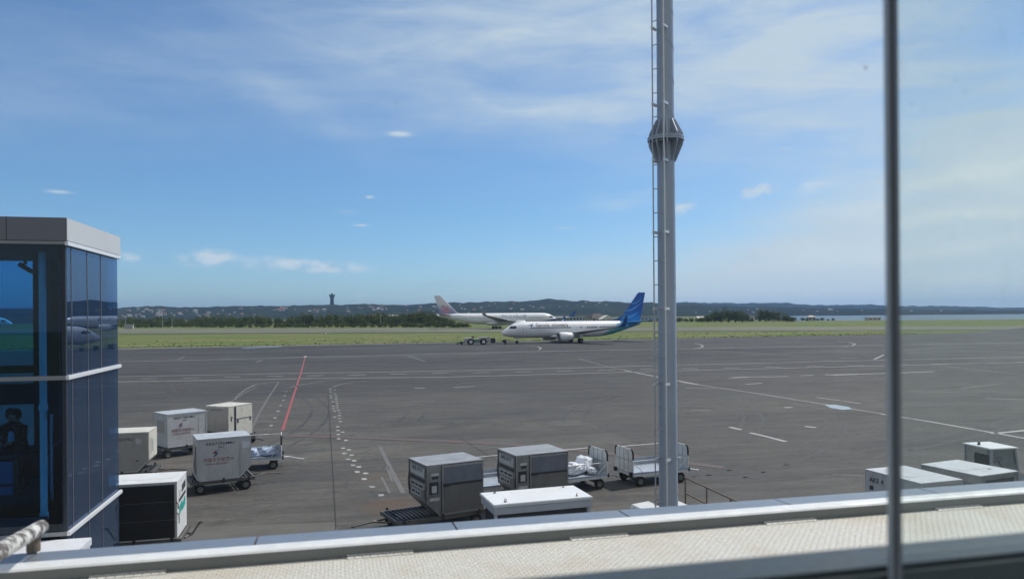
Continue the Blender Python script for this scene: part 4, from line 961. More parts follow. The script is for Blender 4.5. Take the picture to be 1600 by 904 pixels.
# ================================================================== people on the tower landing
def skin_body(joints, edges, mats, pick, name, parent):
    me = bpy.data.meshes.new('sk'); me.from_pydata([j[0] for j in joints], edges, []); ob = bpy.data.objects.new('sk', me); COL.objects.link(ob)
    md = ob.modifiers.new('Skin', 'SKIN'); md.use_smooth_shade = True
    ss = ob.modifiers.new('Sub', 'SUBSURF'); ss.levels = 1; ss.render_levels = 1
    for i, j in enumerate(joints):
        d = me.skin_vertices[0].data[i]; r = j[1]; d.radius = (r, r) if not isinstance(r, tuple) else r; d.use_root = (i == 0)
    dg = bpy.context.evaluated_depsgraph_get(); nm = bpy.data.meshes.new_from_object(ob.evaluated_get(dg)); bpy.data.objects.remove(ob)
    nm.materials.clear()
    for m_ in mats: nm.materials.append(m_)
    for p in nm.polygons: p.material_index = pick(p.center); p.use_smooth = True
    nm.name = name; o = bpy.data.objects.new(name, nm); COL.objects.link(o); o.parent = parent
    return o
def person(pos, rz, label, top, lean, bag=False):
    root = empty('person', pos, rz, label, 'person')
    J = []; E = []
    def j(p, r, prev=None):
        J.append((p, r)); i = len(J) - 1
        if prev is not None: E.append((prev, i))
        return i
    L = lean
    pel = j((0, 0, .95), (.15, .11)); wa = j((0, -L*.25, 1.10), (.14, .10), pel); ch = j((0, -L*.6, 1.32), (.17, .12), wa); nb = j((0, -L*.95, 1.47), (.075, .07), ch); nk = j((0, -L*1.15, 1.54), (.052, .052), nb)
    h1 = j((0, -L*1.35 - .01, 1.62), (.078, .088), nk); h2 = j((0, -L*1.45, 1.70), (.076, .09), h1); h3 = j((0, -L*1.45 + .01, 1.755), (.05, .06), h2)
    nose = j((0, -L*1.35 - .105, 1.64), .014, h1)
    for s in (-1, 1):
        sh = j((s*.19, -L*.85, 1.43), .062, ch); el = j((s*.25, -L*.7 - .10, 1.17), .046, sh); wr = j((s*.14, -L*.7 - .33, 1.10), .031, el); pa = j((s*.11, -L*.7 - .40, 1.09), (.036, .02), wr)
        for k in range(4):
            f1 = j((s*(.085 + .018*k), -L*.7 - .455, 1.085), .009, pa); j((s*(.085 + .018*k), -L*.7 - .485 + .008*abs(k - 1.5), 1.06), .008, f1)
        th_ = j((s*.07, -L*.7 - .40, 1.085), .01, pa)
        hp = j((s*.10, 0, .88), .095, pel); kn = j((s*.11, -.02, .49), .062, hp); an_ = j((s*.11, .02, .09), .042, kn); j((s*.12, -.15, .04), (.045, .03), an_)
    def pick(c):
        if c.z > 1.52: return 0
        if c.y < -L*.7 - .34 and c.z > 1.0 and c.z < 1.14: return 0
        return 1 if c.z > .93 else 2
    skin_body(J, E, [M['skin'], top, M['trousers']], pick, 'body', root)
    h = MB(); rows = []
    for zz, rr in ((1.60, .092), (1.66, .105), (1.72, .108), (1.77, .092), (1.81, .055), (1.825, .01)):
        rows.append([((rr*.92)*math.sin(2*math.pi*k/16), -L*1.42 + .025 + rr*1.05*math.cos(2*math.pi*k/16)*(.82 if math.cos(2*math.pi*k/16) < 0 and zz < 1.7 else 1), zz) for k in range(16)])
    h.loft(rows); h.build('hair', M['hair'], root, smooth=True)
    if bag:
        b = MB(); b.prism([(-.02, 1.10), (.14, 1.10), (.11, 1.34), (-.0, 1.34)], -L*.7 - .30, -L*.7 - .2, 'y'); b.build('shoulder_bag', M['shirt'], root, bevel=.03)
    return root
for px, dn, rz, lab, top, lean, bag in ((13, 2.05, 35, 'person in a dark jacket at the landing rail behind tower glass, leftmost', M['jacket'], .10, False),
                                        (33, 1.95, -25, 'person with a light blue bag at the chest by the handrail behind tower glass', M['jacket'], .12, True)):
    person(te(TL + tx(px, N0 + dn), N0 + dn, 3.10), TH + R(rz), lab, top, lean, bag)
# ================================================================== the light mast
def mast():
    o = at(1044, 700, d=18.0); root = empty('light_mast', (o.x, 18.0, 0), 0, 'tall grey tubular light mast with bolted joint collar and climbing ladder', 'mast')
    H_ = 25.0; zj = at(1041, 218, d=18).z; r0, r1 = .232, .185
    rz_ = lambda z: r0 + (r1 - r0)*z/H_
    m = MB(); m.cyl((0, 0, 0), (0, 0, zj - .02), rz_(0), rz_(zj), 40); m.cyl((0, 0, zj + .02), (0, 0, H_), rz_(zj)*.985, r1*.95, 40); m.build('pole', M['mast'], root, smooth=True)
    # spiral weld bead of the rolled tube
    pts = []
    for i in range(480):
        z = i/480*16.0; a = -z/.83*2*math.pi; r = rz_(z) + .0; pts.append((r*math.cos(a), r*math.sin(a), z))
    m = MB(); m.tube(pts, .004, 5); m.build('weld_seam', M['mast'], root, smooth=True)
    # collar: two flange plates, gussets above and below
    m = MB(); m.cyl((0, 0, zj - .045), (0, 0, zj - .004), .44, n=40); m.cyl((0, 0, zj + .004), (0, 0, zj + .045), .44, n=40); m.build('flange', M['mast'], root)
    g = MB()
    for k in range(10):
        a = 2*math.pi*(k + .3)/10; g.m = Matrix.Rotation(a, 4, 'Z')
        g.prism([(.19, zj + .046), (.425, zj + .046), (.42, zj + .12), (.245, zj + .46), (.19, zj + .46)], -.016, .016, 'y')
        g.prism([(.19, zj - .046), (.425, zj - .046), (.42, zj - .14), (.25, zj - .53), (.19, zj - .53)], -.016, .016, 'y')
    g.build('gusset', M['mast'], root)
    bo = MB()
    for k in range(20):
        a = 2*math.pi*(k + .5)/20; bo.cyl((.39*math.cos(a), .39*math.sin(a), zj - .075), (.39*math.cos(a), .39*math.sin(a), zj + .075), .016, n=6)
    bo.build('flange_bolt', M['galv'], root)
    fb = MB(); fb.cyl((0, 0, 0), (0, 0, .05), .45, n=32); fb.build('base_plate', M['galv'], root)
    # ladder, turned towards the camera's left
    la = R(232); d = Vector((math.cos(la), math.sin(la), 0)); s = Vector((-d.y, d.x, 0)); off = .385
    lad_w = .15
    def q(k, z, o_=off): p = d*o_ + s*k*lad_w; return (p.x, p.y, z)
    for k in (-1, 1):
        m = MB(); m.tube([q(k, .4), q(k, 6), q(k, zj - .4, off + .0), q(k, zj, off + .03), q(k, zj + .5, off), q(k, H_ - .5)], .017, 8); m.build('ladder_rail', M['galv_bright'] if k > 0 else M['galv'], root, smooth=True)
    rg = MB(); rg.cyl(q(-1, 0), q(1, 0), .011, n=6); rme = rg.mesh('rung', M['galv'])
    zz = .7
    while zz < 16.0:
        share('rung', rme, root, (0, 0, zz)); zz += .575
    br = MB()
    for k in (-1, 1):
        a = Vector(q(k, 0)); b2 = Vector(q(k, 0, .12)); br.m = Matrix.Identity(4)
        br.prism([(0, -.025), (1, -.025), (1, .025), (0, .025)], -.02, .02, 'y') if False else None
        dirv = (b2 - a); ang = math.atan2(dirv.y, dirv.x); L_ = dirv.length
        br.m = Matrix.Translation((a.x, a.y, 0)) @ Matrix.Rotation(ang, 4, 'Z'); br.box(-.03, L_*.75, -.018, .018, -.03, .03)
    bme = br.mesh('ladder_bracket', M['galv_bright'])
    for py in (41, 161, 250, 362, 482, 600, 718): share('ladder_bracket', bme, root, (0, 0, at(1036, py, d=17.7).z))
    c = MB(); c.box(-.35, .35, -.06, .06, H_, H_ + .4); c.cyl((0, 0, H_ - .1), (0, 0, H_ + .1), 1.1, n=24); c.build('lamp_ring', M['galv'], root)
    lp = MB(); lp.box(-.2, .2, -.12, .12, -.25, .05); lme = lp.mesh('floodlight', M['frame_mid'], bevel=.02)
    for k in range(8): share('floodlight', lme, root, (1.15*math.cos(k*math.pi/4), 1.15*math.sin(k*math.pi/4), H_), (0, 0, k*math.pi/4 + math.pi/2))
mast()
# ================================================================== ledge outside the window
ZC = HC - .90
n_out = .90*FPX/314*math.cos(TH); n_in = .90*FPX/337*math.cos(TH); n_mid = .90*FPX/329.5*math.cos(TH)
hf = .051
def ledge():
    o = te(0, 0); root = empty('parapet_ledge', (0, 0, 0), TH, 'metal coped ledge with a cream perforated deck running along outside the window', 'ledge')
    XL, XR = -5.2, 6.5
    # coping in lengths, with a narrow open joint between them
    js = []
    for px, py in ((57, 862), (402, 838), (708, 815), (968, 796), (1212, 778), (1440, 762)):
        p = at(px, py, ZC); js.append(p.x*math.cos(TH) + p.y*math.sin(TH))
    xs = [XL] + js + [js[-1] + .85, js[-1] + 1.7, XR]
    for a, b in zip(xs, xs[1:]):
        m = MB(); m.prism([(n_mid, ZC), (n_out, ZC - .006), (n_out, ZC - .10), (n_out - .02, ZC - .10), (n_out - .02, ZC - .03), (n_mid, ZC - .02)], a + .004, b - .004, 'x'); m.build('coping_panel', M['coping'], root)
    m = MB(); m.prism([(n_in - .012, ZC - .006), (n_in - .006, ZC + .001), (n_in + .010, ZC + .004), (n_mid - .004, ZC + .004), (n_mid - .004, ZC - .030), (n_in + .004, ZC - .030), (n_in + .002, ZC - .008)], XL, XR, 'x'); m.build('coping_lip', M['coping_lip'], root)
    # inner upstand and the cream deck sheet
    m = MB(); m.box(XL, XR, n_in - .006, n_in + .0015, ZC - hf - .05, ZC - .0085); m.build('upstand', M['parapet_in'], root)
    m = MB(); m.box(XL, XR, .95, n_in - .008, ZC - hf - .03, ZC - hf); m.build('deck_sheet', M['deck'], root)
    cl = MB(); cl.prism([(n_in - .009, ZC - .040), (n_in - .030, ZC - hf + .003), (n_in - .034, ZC - hf + .001), (n_in - .009, ZC - hf + .001)], -.13, .13, 'x'); cme = cl.mesh('deck_clip', M['deck'])
    for k in range(-5, 7): share('deck_clip', cme, root, (k*.92 + .16, 0, 0))
    m = MB(); m.box(XL, XR, .93, n_out - .03, 0.0, ZC - hf - .055); m.build('outer_wall', M['concrete'], root)
    return root
ledge()
# pipe rail with flaking white paint, on its short post at the ledge's outer edge
def rail_pipe():
    pp = at(58, 856, ZC)
    root = empty('pipe_rail', (pp.x, pp.y, ZC), TH, 'short pipe rail with flaking white paint on a stub post at the ledge edge', 'railing')
    top = at(62, 824, d=pp.y - .03) - pp; far_ = at(-30, 878, d=pp.y - .75) - pp
    inv = Matrix.Rotation(-TH, 4, 'Z'); a = inv @ Vector((top.x, top.y, at(62, 824, d=pp.y - .03).z - ZC)); b = inv @ Vector((far_.x, far_.y, at(-30, 878, d=pp.y - .75).z - ZC))
    u = (a - b).normalized()
    pts = [b - u*.6 + (a - b)*0, b, (a + b)/2 + Vector((0, 0, .004)), a - u*.02]
    m = MB(); n = 18; rings_ = []
    N = 40; 
    for i in range(N + 1):
        p = (b - u*.6).lerp(a + u*.012, i/N); s1 = u.orthogonal().normalized(); s2 = u.cross(s1)
        rings_.append([p + (s1*math.cos(2*math.pi*k/n) + s2*math.sin(2*math.pi*k/n))*(.028 + .0022*mn.noise((i*.7, math.cos(2*math.pi*k/n)*1.5, math.sin(2*math.pi*k/n)*1.5))) for k in range(n)])
    m.loft(rings_); m.build('rail', M['peeling'], root, smooth=True)
    m = MB(); m.cyl((a.x - .022, a.y, 0.0), (a.x - .022, a.y, a.z - .02), .024, n=14); m.build('post', M['rust_rail'], root, smooth=True)
rail_pipe()
# ================================================================== the window itself: bottom rail, upright, two panes
def window():
    root = empty('window', te(0, .83, 0), TH, 'grey framed window with an upright bar and a dusty right-hand pane, close to the camera', 'window')
    zs = HC - .318; k = (1396 - 800)/FPX; Y = .784/(math.cos(TH) - k*math.sin(TH)); xp = k*Y*math.cos(TH) + Y*math.sin(TH)
    m = MB(); m.box(-1.6, 2.0, -.040, .045, zs - .07, zs); m.build('bottom_rail', M['sill'], root, bevel=.008)
    m = MB(); m.box(-1.6, 2.0, -.085, -.053, zs - .22, zs - .085); m.build('glazing_gasket', M['rubber'], root)
    m = MB(); m.box(-1.6, 2.0, -.40, -.090, zs - .20, zs - .125); m.build('inner_sill', M['sill_in'], root, bevel=.006)
    m = MB(); m.box(xp - .0055, xp + .0085, -.0508, -.0412, zs - .3, zs + 1.42); up = m.build('upright', M['post_dark'], root, bevel=.003)
    m = MB(); m.box(xp - .0085, xp - .0056, -.0503, -.0417, zs - .3, zs + 1.42); m.build('edge_seal', M['post_edge'], up, bevel=.001)
    m = MB(); m.box(-1.6, 2.0, -.04, .045, zs + 1.35, zs + 1.42); m.build('top_rail', M['sill'], root, bevel=.008)
    m = MB(); m.box(-1.6, xp + .038, -.003, .003, zs + .001, zs + 1.349); lp = m.build('clear_pane', M['pane_clear'], root)
    m = MB(); m.box(xp + .040, 2.0, -.003, .003, zs + .001, zs + 1.349); rp = m.build('dusty_pane', M['pane_dusty'], root)
    # specks stuck on the panes
    for px, py, r in ((1352, 107, .0016), (1353, 104, .0012), (1424, 68, .001), (1493, 125, .0012), (1508, 143, .0011), (1445, 171, .001), (1424, 163, .0009), (1503, 46, .001), (619, 160, .0011), (1178, 399, .0009), (1485, 372, .0009)):
        kk = (px - 800)/FPX; YY = .826/(math.cos(TH) - kk*math.sin(TH)); v = at(px, py, d=YY)
        loc = Matrix.Rotation(-TH, 4, 'Z') @ (v - te(0, .83, 0))
        s = MB(); s.lathe([(0, -.0004), (r, 0), (r*.8, .0006), (0, .0008)], loc, (0, -1, .3), 7); s.build('dirt_speck', M['rubber'], rp if px > 1400 else lp)
window()
# ================================================================== ground equipment on the stand
WH = {}
def shared_wheel(root, loc, r=.2, w=.14):
    key = (r, w)
    if key not in WH:
        WH[key] = wheel_on(root, (0, 0, 0), r, w); o = WH[key]; o.location = loc; return o
    c = copy_tree(WH[key], root); c.location = loc; return c
def dolly(pos, yaw, x0, x1, depth, label, tow=1, tl=1.0, cat='dolly', deckmat=None, group='container dollies on the stand'):
    root = empty('container_dolly', (pos[0], pos[1], 0), R(yaw), label, cat, group)
    f = MB(); f.box(x0, x1, 0, .09, .36, .49); f.box(x0, x1, depth - .09, depth, .36, .49); f.box(x0, x0 + .09, .092, depth - .092, .37, .488); f.box(x1 - .09, x1, .092, depth - .092, .37, .488)
    f.box(x0 + .3, x1 - .3, depth*.5 - .06, depth*.5 + .06, .28, .37)
    f.build('frame', M['dolly'], root, bevel=.008)
    rl = MB(); x = x0 + .17
    rl.cyl((0, .1, 0), (0, depth - .1, 0), .035, n=8); rme = rl.mesh('roller', deckmat or M['roller'], smooth=True)
    while x < x1 - .12: share('roller', rme, root, (x, 0, .462)); x += .135
    st_ = MB()
    for xx in (x0 + .25, (x0 + x1)/2, x1 - .25):
        st_.box(xx - .04, xx + .04, -.035, -.002, .38, .56); st_.box(xx - .04, xx + .04, depth + .002, depth + .035, .38, .56)
    st_.build('stop', M['frame_dark'], root)
    ax = MB()
    for xx in (x0 + .35, x1 - .35): ax.cyl((xx, .1, .2), (xx, depth - .1, .2), .035); ax.box(xx - .05, xx + .05, depth*.5 - .3, depth*.5 + .3, .2, .30)
    ax.build('axle', M['frame_dark'], root)
    for xx in (x0 + .35, x1 - .35):
        for yy in (.06, depth - .06): shared_wheel(root, (xx, yy, .2))
    t = MB(); e = x1 if tow > 0 else x0
    t.cyl((e, depth/2 - .25, .36), (e + tow*.55*tl, depth/2, .40), .03); t.cyl((e, depth/2 + .25, .36), (e + tow*.55*tl, depth/2, .40), .03); t.cyl((e + tow*.5*tl, depth/2, .40), (e + tow*1.1*tl, depth/2, .34 + (1 - tl)*.6), .03)
    t.lathe([(.03, -.02), (.07, -.02), (.07, .02), (.03, .02), (.03, -.02)], (e + tow*1.15*tl, depth/2, .34 + (1 - tl)*.6), (0, 0, 1), 12)
    t.build('tow_bar', M['dolly'], root)
    return root
def uld(pos, yaw, label, w=2.0, d=1.53, h=1.63, slant='R', body='uld_white', roof='uld_roof', zb=.5, group='air cargo containers on dollies', cut=.44):
    root = empty('cargo_container', (pos[0], pos[1], zb), R(yaw), label, 'container', group)
    if slant == 'R': prof = [(0, 0), (w - cut, 0), (w, .45), (w, h), (0, h)]
    elif slant == 'L': prof = [(cut, 0), (w, 0), (w, h), (0, h), (0, .45)]
    else: prof = [(0, 0), (w, 0), (w, h), (0, h)]
    m = MB(); m.prism(prof, 0, d, 'y'); m.build('shell', M[body], root, bevel=.008)
    m = MB(); m.box(-.012, w + .012, -.012, d + .012, h + .002, h + .022); m.box(.25, w - .25, d*.35, d*.65, h + .0225, h + .026); m.build('roof_sheet', M[roof], root, bevel=.004)
    fr = MB(); n = len(prof); t_ = .035
    for i in range(n):
        a = Vector((prof[i][0], 0, prof[i][1])); b = Vector((prof[(i + 1) % n][0], 0, prof[(i + 1) % n][1]))
        if a.z == h and b.z == h: continue
        for yy in (-.004, d + .004):
            u = (b - a).normalized(); c = Vector((w/2, 0, h/2)); nn = Vector((-u.z, 0, u.x)); nn = nn if nn.dot(c - a) > 0 else -nn
            p = [a + u*.004, b - u*.004, b + nn*t_ - u*.02, a + nn*t_ + u*.02]
            y0, y1 = (yy - .012, yy) if yy < 0 else (yy, yy + .012)
            fr.prism([(q.x, q.z) for q in p], y0, y1, 'y')
    fr.build('edge_frame', M['frame_mid'] if body in ('uld_alu',) else M[roof], root)
    return root
def panel(root, name, mat, x0, x1, z0, z1, y=0.0, th=.008):
    m = MB(); m.box(x0, x1, y - th - .003, y - .003, z0, z1); return m.build(name, M[mat], root)
def lpanel(root, name, mat, y0, y1, z0, z1, x=0.0, th=.006):
    m = MB(); m.box(x - th - .003, x - .003, y0, y1, z0, z1); return m.build(name, M[mat], root)
def rpanel(root, name, mat, y0, y1, z0, z1, x=0.0, th=.006):
    m = MB(); m.box(x + .003, x + .003 + th, y0, y1, z0, z1); return m.build(name, M[mat], root)
def swallow(root, cx, cz, s):
    def poly(pts, mat):
        m = MB(); m.prism([(cx + x*s, cz + z*s) for x, z in pts], -.009, -.003, 'y'); m.build('emblem', M[mat], root)
    poly([(-.45, -.10), (-.30, .18), (-.02, .40), (.42, .50), (.16, .30), (.02, .08), (-.05, -.08), (-.22, .02)], 'ink_red')
    poly([(-.05, -.12), (.06, .06), (.24, .14), (.48, .16), (.26, .0), (.20, -.22), (.02, -.42), (-.25, -.50), (-.42, -.42), (-.14, -.34), (.0, -.22)], 'ink_blue')
def eastern(root, code, seam=1.56, w=2.0):
    text(code, .145, M['ink_black'], root, face_front(.84, -.004, 1.43), 'code_lettering', depth=.002, sx=1.3, bold=.001)
    m = MB(); m.box(.76, .98, -.008, -.003, 1.285, 1.305); m.build('small_print', M['ink_black'], root)
    swallow(root, .66, 1.06, .25)
    text('中国东方航空', .175, M['ink_red'], root, face_front(.70, -.004, .80), 'airline_title', depth=.002, sx=.95)
    text('CHINA EASTERN', .105, M['ink_red'], root, face_front(.70, -.004, .645), 'airline_title', depth=.002, sx=1.1)
    m = MB(); m.box(1.22, 1.34, -.008, -.003, .79, .82); m.build('small_print', M['ink_red'], root)
    m = MB(); m.box(seam, seam + .008, -.007, -.003, .06, 1.60); m.build('seam', M['frame_mid'], root)
# --- left group
c = uld((-12.29, 28.78), 29.5, 'pale grey cargo container with red swallow emblem and white label, nearest emblem container')
eastern(c, 'AKE71924MU'); panel(c, 'label_panel', 'sticker', 1.66, 1.95, 1.17, 1.42)
sp = MB(); sp.tube([(-.02, .5, 1.3), (-.035, .45, .9), (-.03, .7, .5), (-.02, .3, .3)], .012, 6); sp.build('strap', M['ink_black'], c)
lpanel(c, 'net_patch', 'uld_grey', .35, 1.2, .2, 1.35)
d_ = dolly((-12.29, 28.78), 29.5, -.25, 2.15, 1.6, 'dusty steel dolly with black wheels under the nearest emblem container')
c = uld((-16.98, 36.32), 48.2, 'pale grey cargo container with dark swallow emblem, farther back and left of the nearest one')
eastern(c, 'AKE71581MU'); lpanel(c, 'label_panel', 'uld_grey', .3, 1.2, .7, 1.3)
m = MB(); m.box(-.06, -.004, 1.35, 1.45, .45, .62); m.build('latch', M['frame_dark'], c)
dolly((-16.98, 36.32), 48.2, -.3, 2.2, 1.6, 'dusty steel dolly under the farther swallow emblem container', tow=-1)
c = uld((-16.6, 39.9), -22.6, 'cream stained cargo container with dark door post on its sunlit side, farthest back left', w=1.63, d=1.75, slant=None, body='uld_cream', roof='uld_cream')
panel(c, 'front_sheet', 'uld_grey', .04, 1.55, .30, 1.56); panel(c, 'dark_skirt', 'frame_dark', .04, 1.55, .03, .285)  # grey sheet puts the shade of this face into its colour
rpanel(c, 'door_post', 'frame_dark', .42, .52, .0, 1.6, 1.63, .03); rpanel(c, 'door_bar', 'frame_mid', .53, 1.73, .93, .965, 1.63, .02)
rpanel(c, 'handle', 'frame_dark', .62, .72, .72, .9, 1.63, .012); rpanel(c, 'handle', 'frame_dark', 1.56, 1.66, .76, .9, 1.63, .012)
rpanel(c, 'door_mark', 'ink_black', .16, .24, .85, 1.12, 1.63); rpanel(c, 'door_mark', 'tug_green', .14, .28, 1.0, 1.08, 1.638)
text('AKE71463MU', .13, M['ink_black'], c, face_front(.8, -.012, 1.44), 'code_lettering', depth=.002)
swallow(c, .6, 1.1, .2)
dolly((-16.6, 39.9), -22.6, -.2, 2.0, 1.8, 'dark dolly under the cream stained container, tow gear sticking out to the right')
fr_ = (-15.22, 30.88); y_ = R(14)
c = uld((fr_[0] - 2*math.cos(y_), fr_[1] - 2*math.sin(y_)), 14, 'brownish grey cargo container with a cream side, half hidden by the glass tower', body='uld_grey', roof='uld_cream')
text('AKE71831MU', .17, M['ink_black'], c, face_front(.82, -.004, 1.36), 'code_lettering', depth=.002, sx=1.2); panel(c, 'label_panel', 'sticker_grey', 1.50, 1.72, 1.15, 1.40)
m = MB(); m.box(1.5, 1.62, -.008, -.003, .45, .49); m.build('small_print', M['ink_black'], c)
rp_ = MB(); rp_.box(2.003, 2.012, .05, 1.48, .5, 1.6); rp_.build('side_sheet', M['uld_cream'], c); rpanel(c, 'side_mark', 'frame_mid', .62, .74, .75, 1.25, 2.01); rpanel(c, 'side_mark', 'frame_mid', .3, .4, .7, 1.35, 2.01)  # cream sheet puts sunlight into the colour of the right side
dolly((fr_[0] - 2*math.cos(y_), fr_[1] - 2*math.sin(y_)), 14, -.2, 2.15, 1.6, 'dolly under the brownish grey container beside the glass tower')
# black curtained container nearest the tower
c = uld((-11.9, 20.93), 14.1, 'white cargo container with black three-panel curtain front and teal mark beside the glass tower', w=2.2, d=1.47, h=1.63, slant=None, body='white_paint', roof='white_paint')
for z0, z1, dx in ((.03, .555, 0), (.565, 1.075, .004), (1.085, 1.57, 0)):
    m = MB(); m.prism([(-.012 - dx, z0), (-.03 - dx, z0 + .02), (-.034 - dx, (z0 + z1)/2), (-.022 - dx, z1 - .02), (-.006, z1), (-.004, z1), (-.004, z0)], .03, 2.13, 'x'); m.build('curtain', M['black_tarp'], c)
def skew(root, name, mat, y0, y1, z0, z1, sk, x): m = MB(); m.prism([(y0, z0), (y1, z0 + sk), (y1, z1 + sk), (y0, z1)], x + .003, x + .009, 'x'); return m.build(name, M[mat], root)
skew(c, 'dark_mark', 'ink_black', .22, 1.28, .98, 1.08, .06, 2.2); skew(c, 'dark_mark', 'ink_black', .72, 1.28, 1.19, 1.40, .06, 2.2); skew(c, 'grey_mark', 'sticker_grey', .30, .68, 1.14, 1.32, .03, 2.2)
for a, b2, z0, z1 in ((.30, .46, .60, .86), (.50, .72, .66, .92), (.76, .98, .64, .86), (1.0, 1.22, .68, .94)): skew(c, 'teal_mark', 'ink_teal', a, b2, z0, z1, .03, 2.2)
s_ = MB(); s_.tube([(2.18, -.03, 1.08), (2.225, .0, 1.0), (2.225, .06, .85)], .014, 6); s_.tube([(2.2, -.03, .75), (2.23, .05, .70), (2.225, .16, .55), (2.225, .14, .40)], .012, 6); s_.build('strap', M['ink_black'], c)
dolly((-11.9, 20.93), 14.1, -.2, 2.3, 1.55, 'dark dolly under the black curtained container with a tow bar showing past its corner', tl=.35)
# --- middle group: bare metal containers
def metal_uld(pos, yaw, label):
    c = uld(pos, yaw, label, slant='L', body='uld_alu', roof='uld_roof_alu')
    panel(c, 'upper_curtain', 'uld_tarp', .60, 1.95, 1.02, 1.53); panel(c, 'lower_door', 'uld_door', .60, 1.95, .08, .96)
    m = MB(); m.box(.56, 1.97, -.034, -.004, .945, 1.005); m.box(.56, .80, -.055, -.0345, .92, 1.0); m.build('door_bar', M['frame_dark'], c, bevel=.006)
    m = MB(); m.box(.52, .575, -.03, -.004, .05, 1.6); m.box(1.955, 1.995, -.022, -.004, .05, 1.6); m.box(.58, 1.95, -.026, -.004, 1.54, 1.6); m.box(.58, 1.95, -.026, -.004, .01, .075); m.build('door_frame', M['frame_mid'], c, bevel=.005)
    m = MB(); m.box(.497, .517, -.016, -.004, .02, 1.62); m.box(1.9965, 1.9995, -.03, -.0045, .02, 1.62); m.box(.58, 1.95, -.0235, -.0045, 1.605, 1.622); m.build('door_seal', M['frame_dark'], c)
    m = MB(); m.box(-.0125, -.0045, 1.49, 1.525, .47, 1.61); m.build('door_seal', M['frame_dark'], c); m = MB(); m.box(-.0125, -.0045, .015, .05, .47, 1.61); m.build('door_seal', M['frame_dark'], c)
    panel(c, 'placard', 'frame_dark', .09, .40, .72, 1.10); panel(c, 'placard', 'sticker_grey', .17, .34, .76, .98, -.009)
    panel(c, 'placard', 'sticker_grey', .16, .42, 1.30, 1.38); panel(c, 'placard', 'ink_black', .19, .40, 1.19, 1.28); panel(c, 'placard', 'sticker_grey', .09, .44, .50, .60)
    for y0, y1, z0, z1, mt in ((.18, 1.38, 1.22, 1.52, 'sticker_grey'), (.14, 1.38, 1.06, 1.17, 'ink_black'), (.25, 1.38, .82, 1.0, 'sticker_grey'), (.5, 1.3, .56, .74, 'sticker_grey')): lpanel(c, 'placard', mt, y0, y1, z0, z1)
    text('AKE 6717', .19, M['ink_black'], c, face_left(-.011, .78, 1.43), 'code_lettering', depth=.002, sx=1.15, bold=.004); text('67170 CI', .15, M['ink_black'], c, face_left(-.011, .55, 1.40), 'code_lettering', depth=.002) if False else None
    for k, (y0, y1) in enumerate(((.3, .62), (.68, .95), (1.02, 1.3))):
        m = MB(); m.box(-.014, -.0105, y0, y1, .87, .95); m.build('small_print', M['ink_black'], c)
    for y0, y1 in ((.56, .72), (.8, .92), (1.0, 1.22)):
        m = MB(); m.box(-.014, -.0105, y0, y1, .61, .70); m.build('small_print', M['ink_black'], c)
    s_ = MB(); s_.tube([(-.02, 1.45, 1.25), (-.05, 1.50, .95), (-.035, 1.46, .62)], .014, 6); s_.tube([(-.015, .12, .85), (-.03, .08, .72), (-.015, .1, .55)], .012, 6); s_.build('strap', M['ink_black'], c)
    return c
metal_uld((-2.75, 23.44), 29, 'bare metal cargo container with dull curtain door, left of two, behind the white box')
dolly((-2.75, 23.44), 29, -1.0, 2.1, 1.6, 'dolly with dark blue-black rollers showing left of the bare metal container', tow=-1)
metal_uld((.09, 25.0), 24.5, 'bare metal cargo container with dull curtain door, right of two, beside the baggage cart')
dolly((.09, 25.0), 24.5, -.15, 2.15, 1.6, 'dolly mostly hidden under the right-hand bare metal container')
# white box body of a service cart, lifting eyes on its lid
def white_box():
    root = empty('service_cart', (-.57, 21.06, 0), R(17.3), 'long white box-bodied service cart with lifting eyes on its lid, just beyond the ledge', 'service cart')
    b = MB(); b.box(.03, 3.04, .03, 1.51, 1.19, 1.40); b.build('body', M['box_side'], root, bevel=.01)
    t = MB(); t.box(0, 3.07, 0, 1.54, 1.402, 1.5); t.build('lid', M['box_white'], root, bevel=.015)
    s = MB(); s.box(.14, 2.93, .14, 1.40, .535, 1.188); s.build('engine_bay', M['frame_dark'], root)  # dark block standing in for the shadow under the body
    s = MB(); s.box(.05, .13, .05, .13, .32, 1.188); s.build('corner_leg', M['box_side'], root); s = MB(); s.box(2.94, 3.02, .05, .13, .32, 1.188); s.build('corner_leg', M['box_side'], root)
    ch = MB(); ch.box(.1, 2.97, .2, 1.34, .32, .53); ch.build('chassis', M['frame_dark'], root)
    rb = MB(); rb.lathe([(.028, -.008), (.042, -.008), (.042, .008), (.028, .008), (.028, -.008)], (0, 0, .05), (0, 1, .15), 12); rb.box(-.03, .03, -.03, .03, 0, .012); rme = rb.mesh('lifting_eye', M['frame_dark'])
    for x, y in ((.42, .22), (.42, 1.35), (2.65, .22), (2.65, 1.35)): share('lifting_eye', rme, root, (x, y, 1.502), (0, 0, .4*x))
    for x in (.55, 2.5):
        for y in (.2, 1.34): shared_wheel(root, (x, y, .26), .26, .16)
white_box()
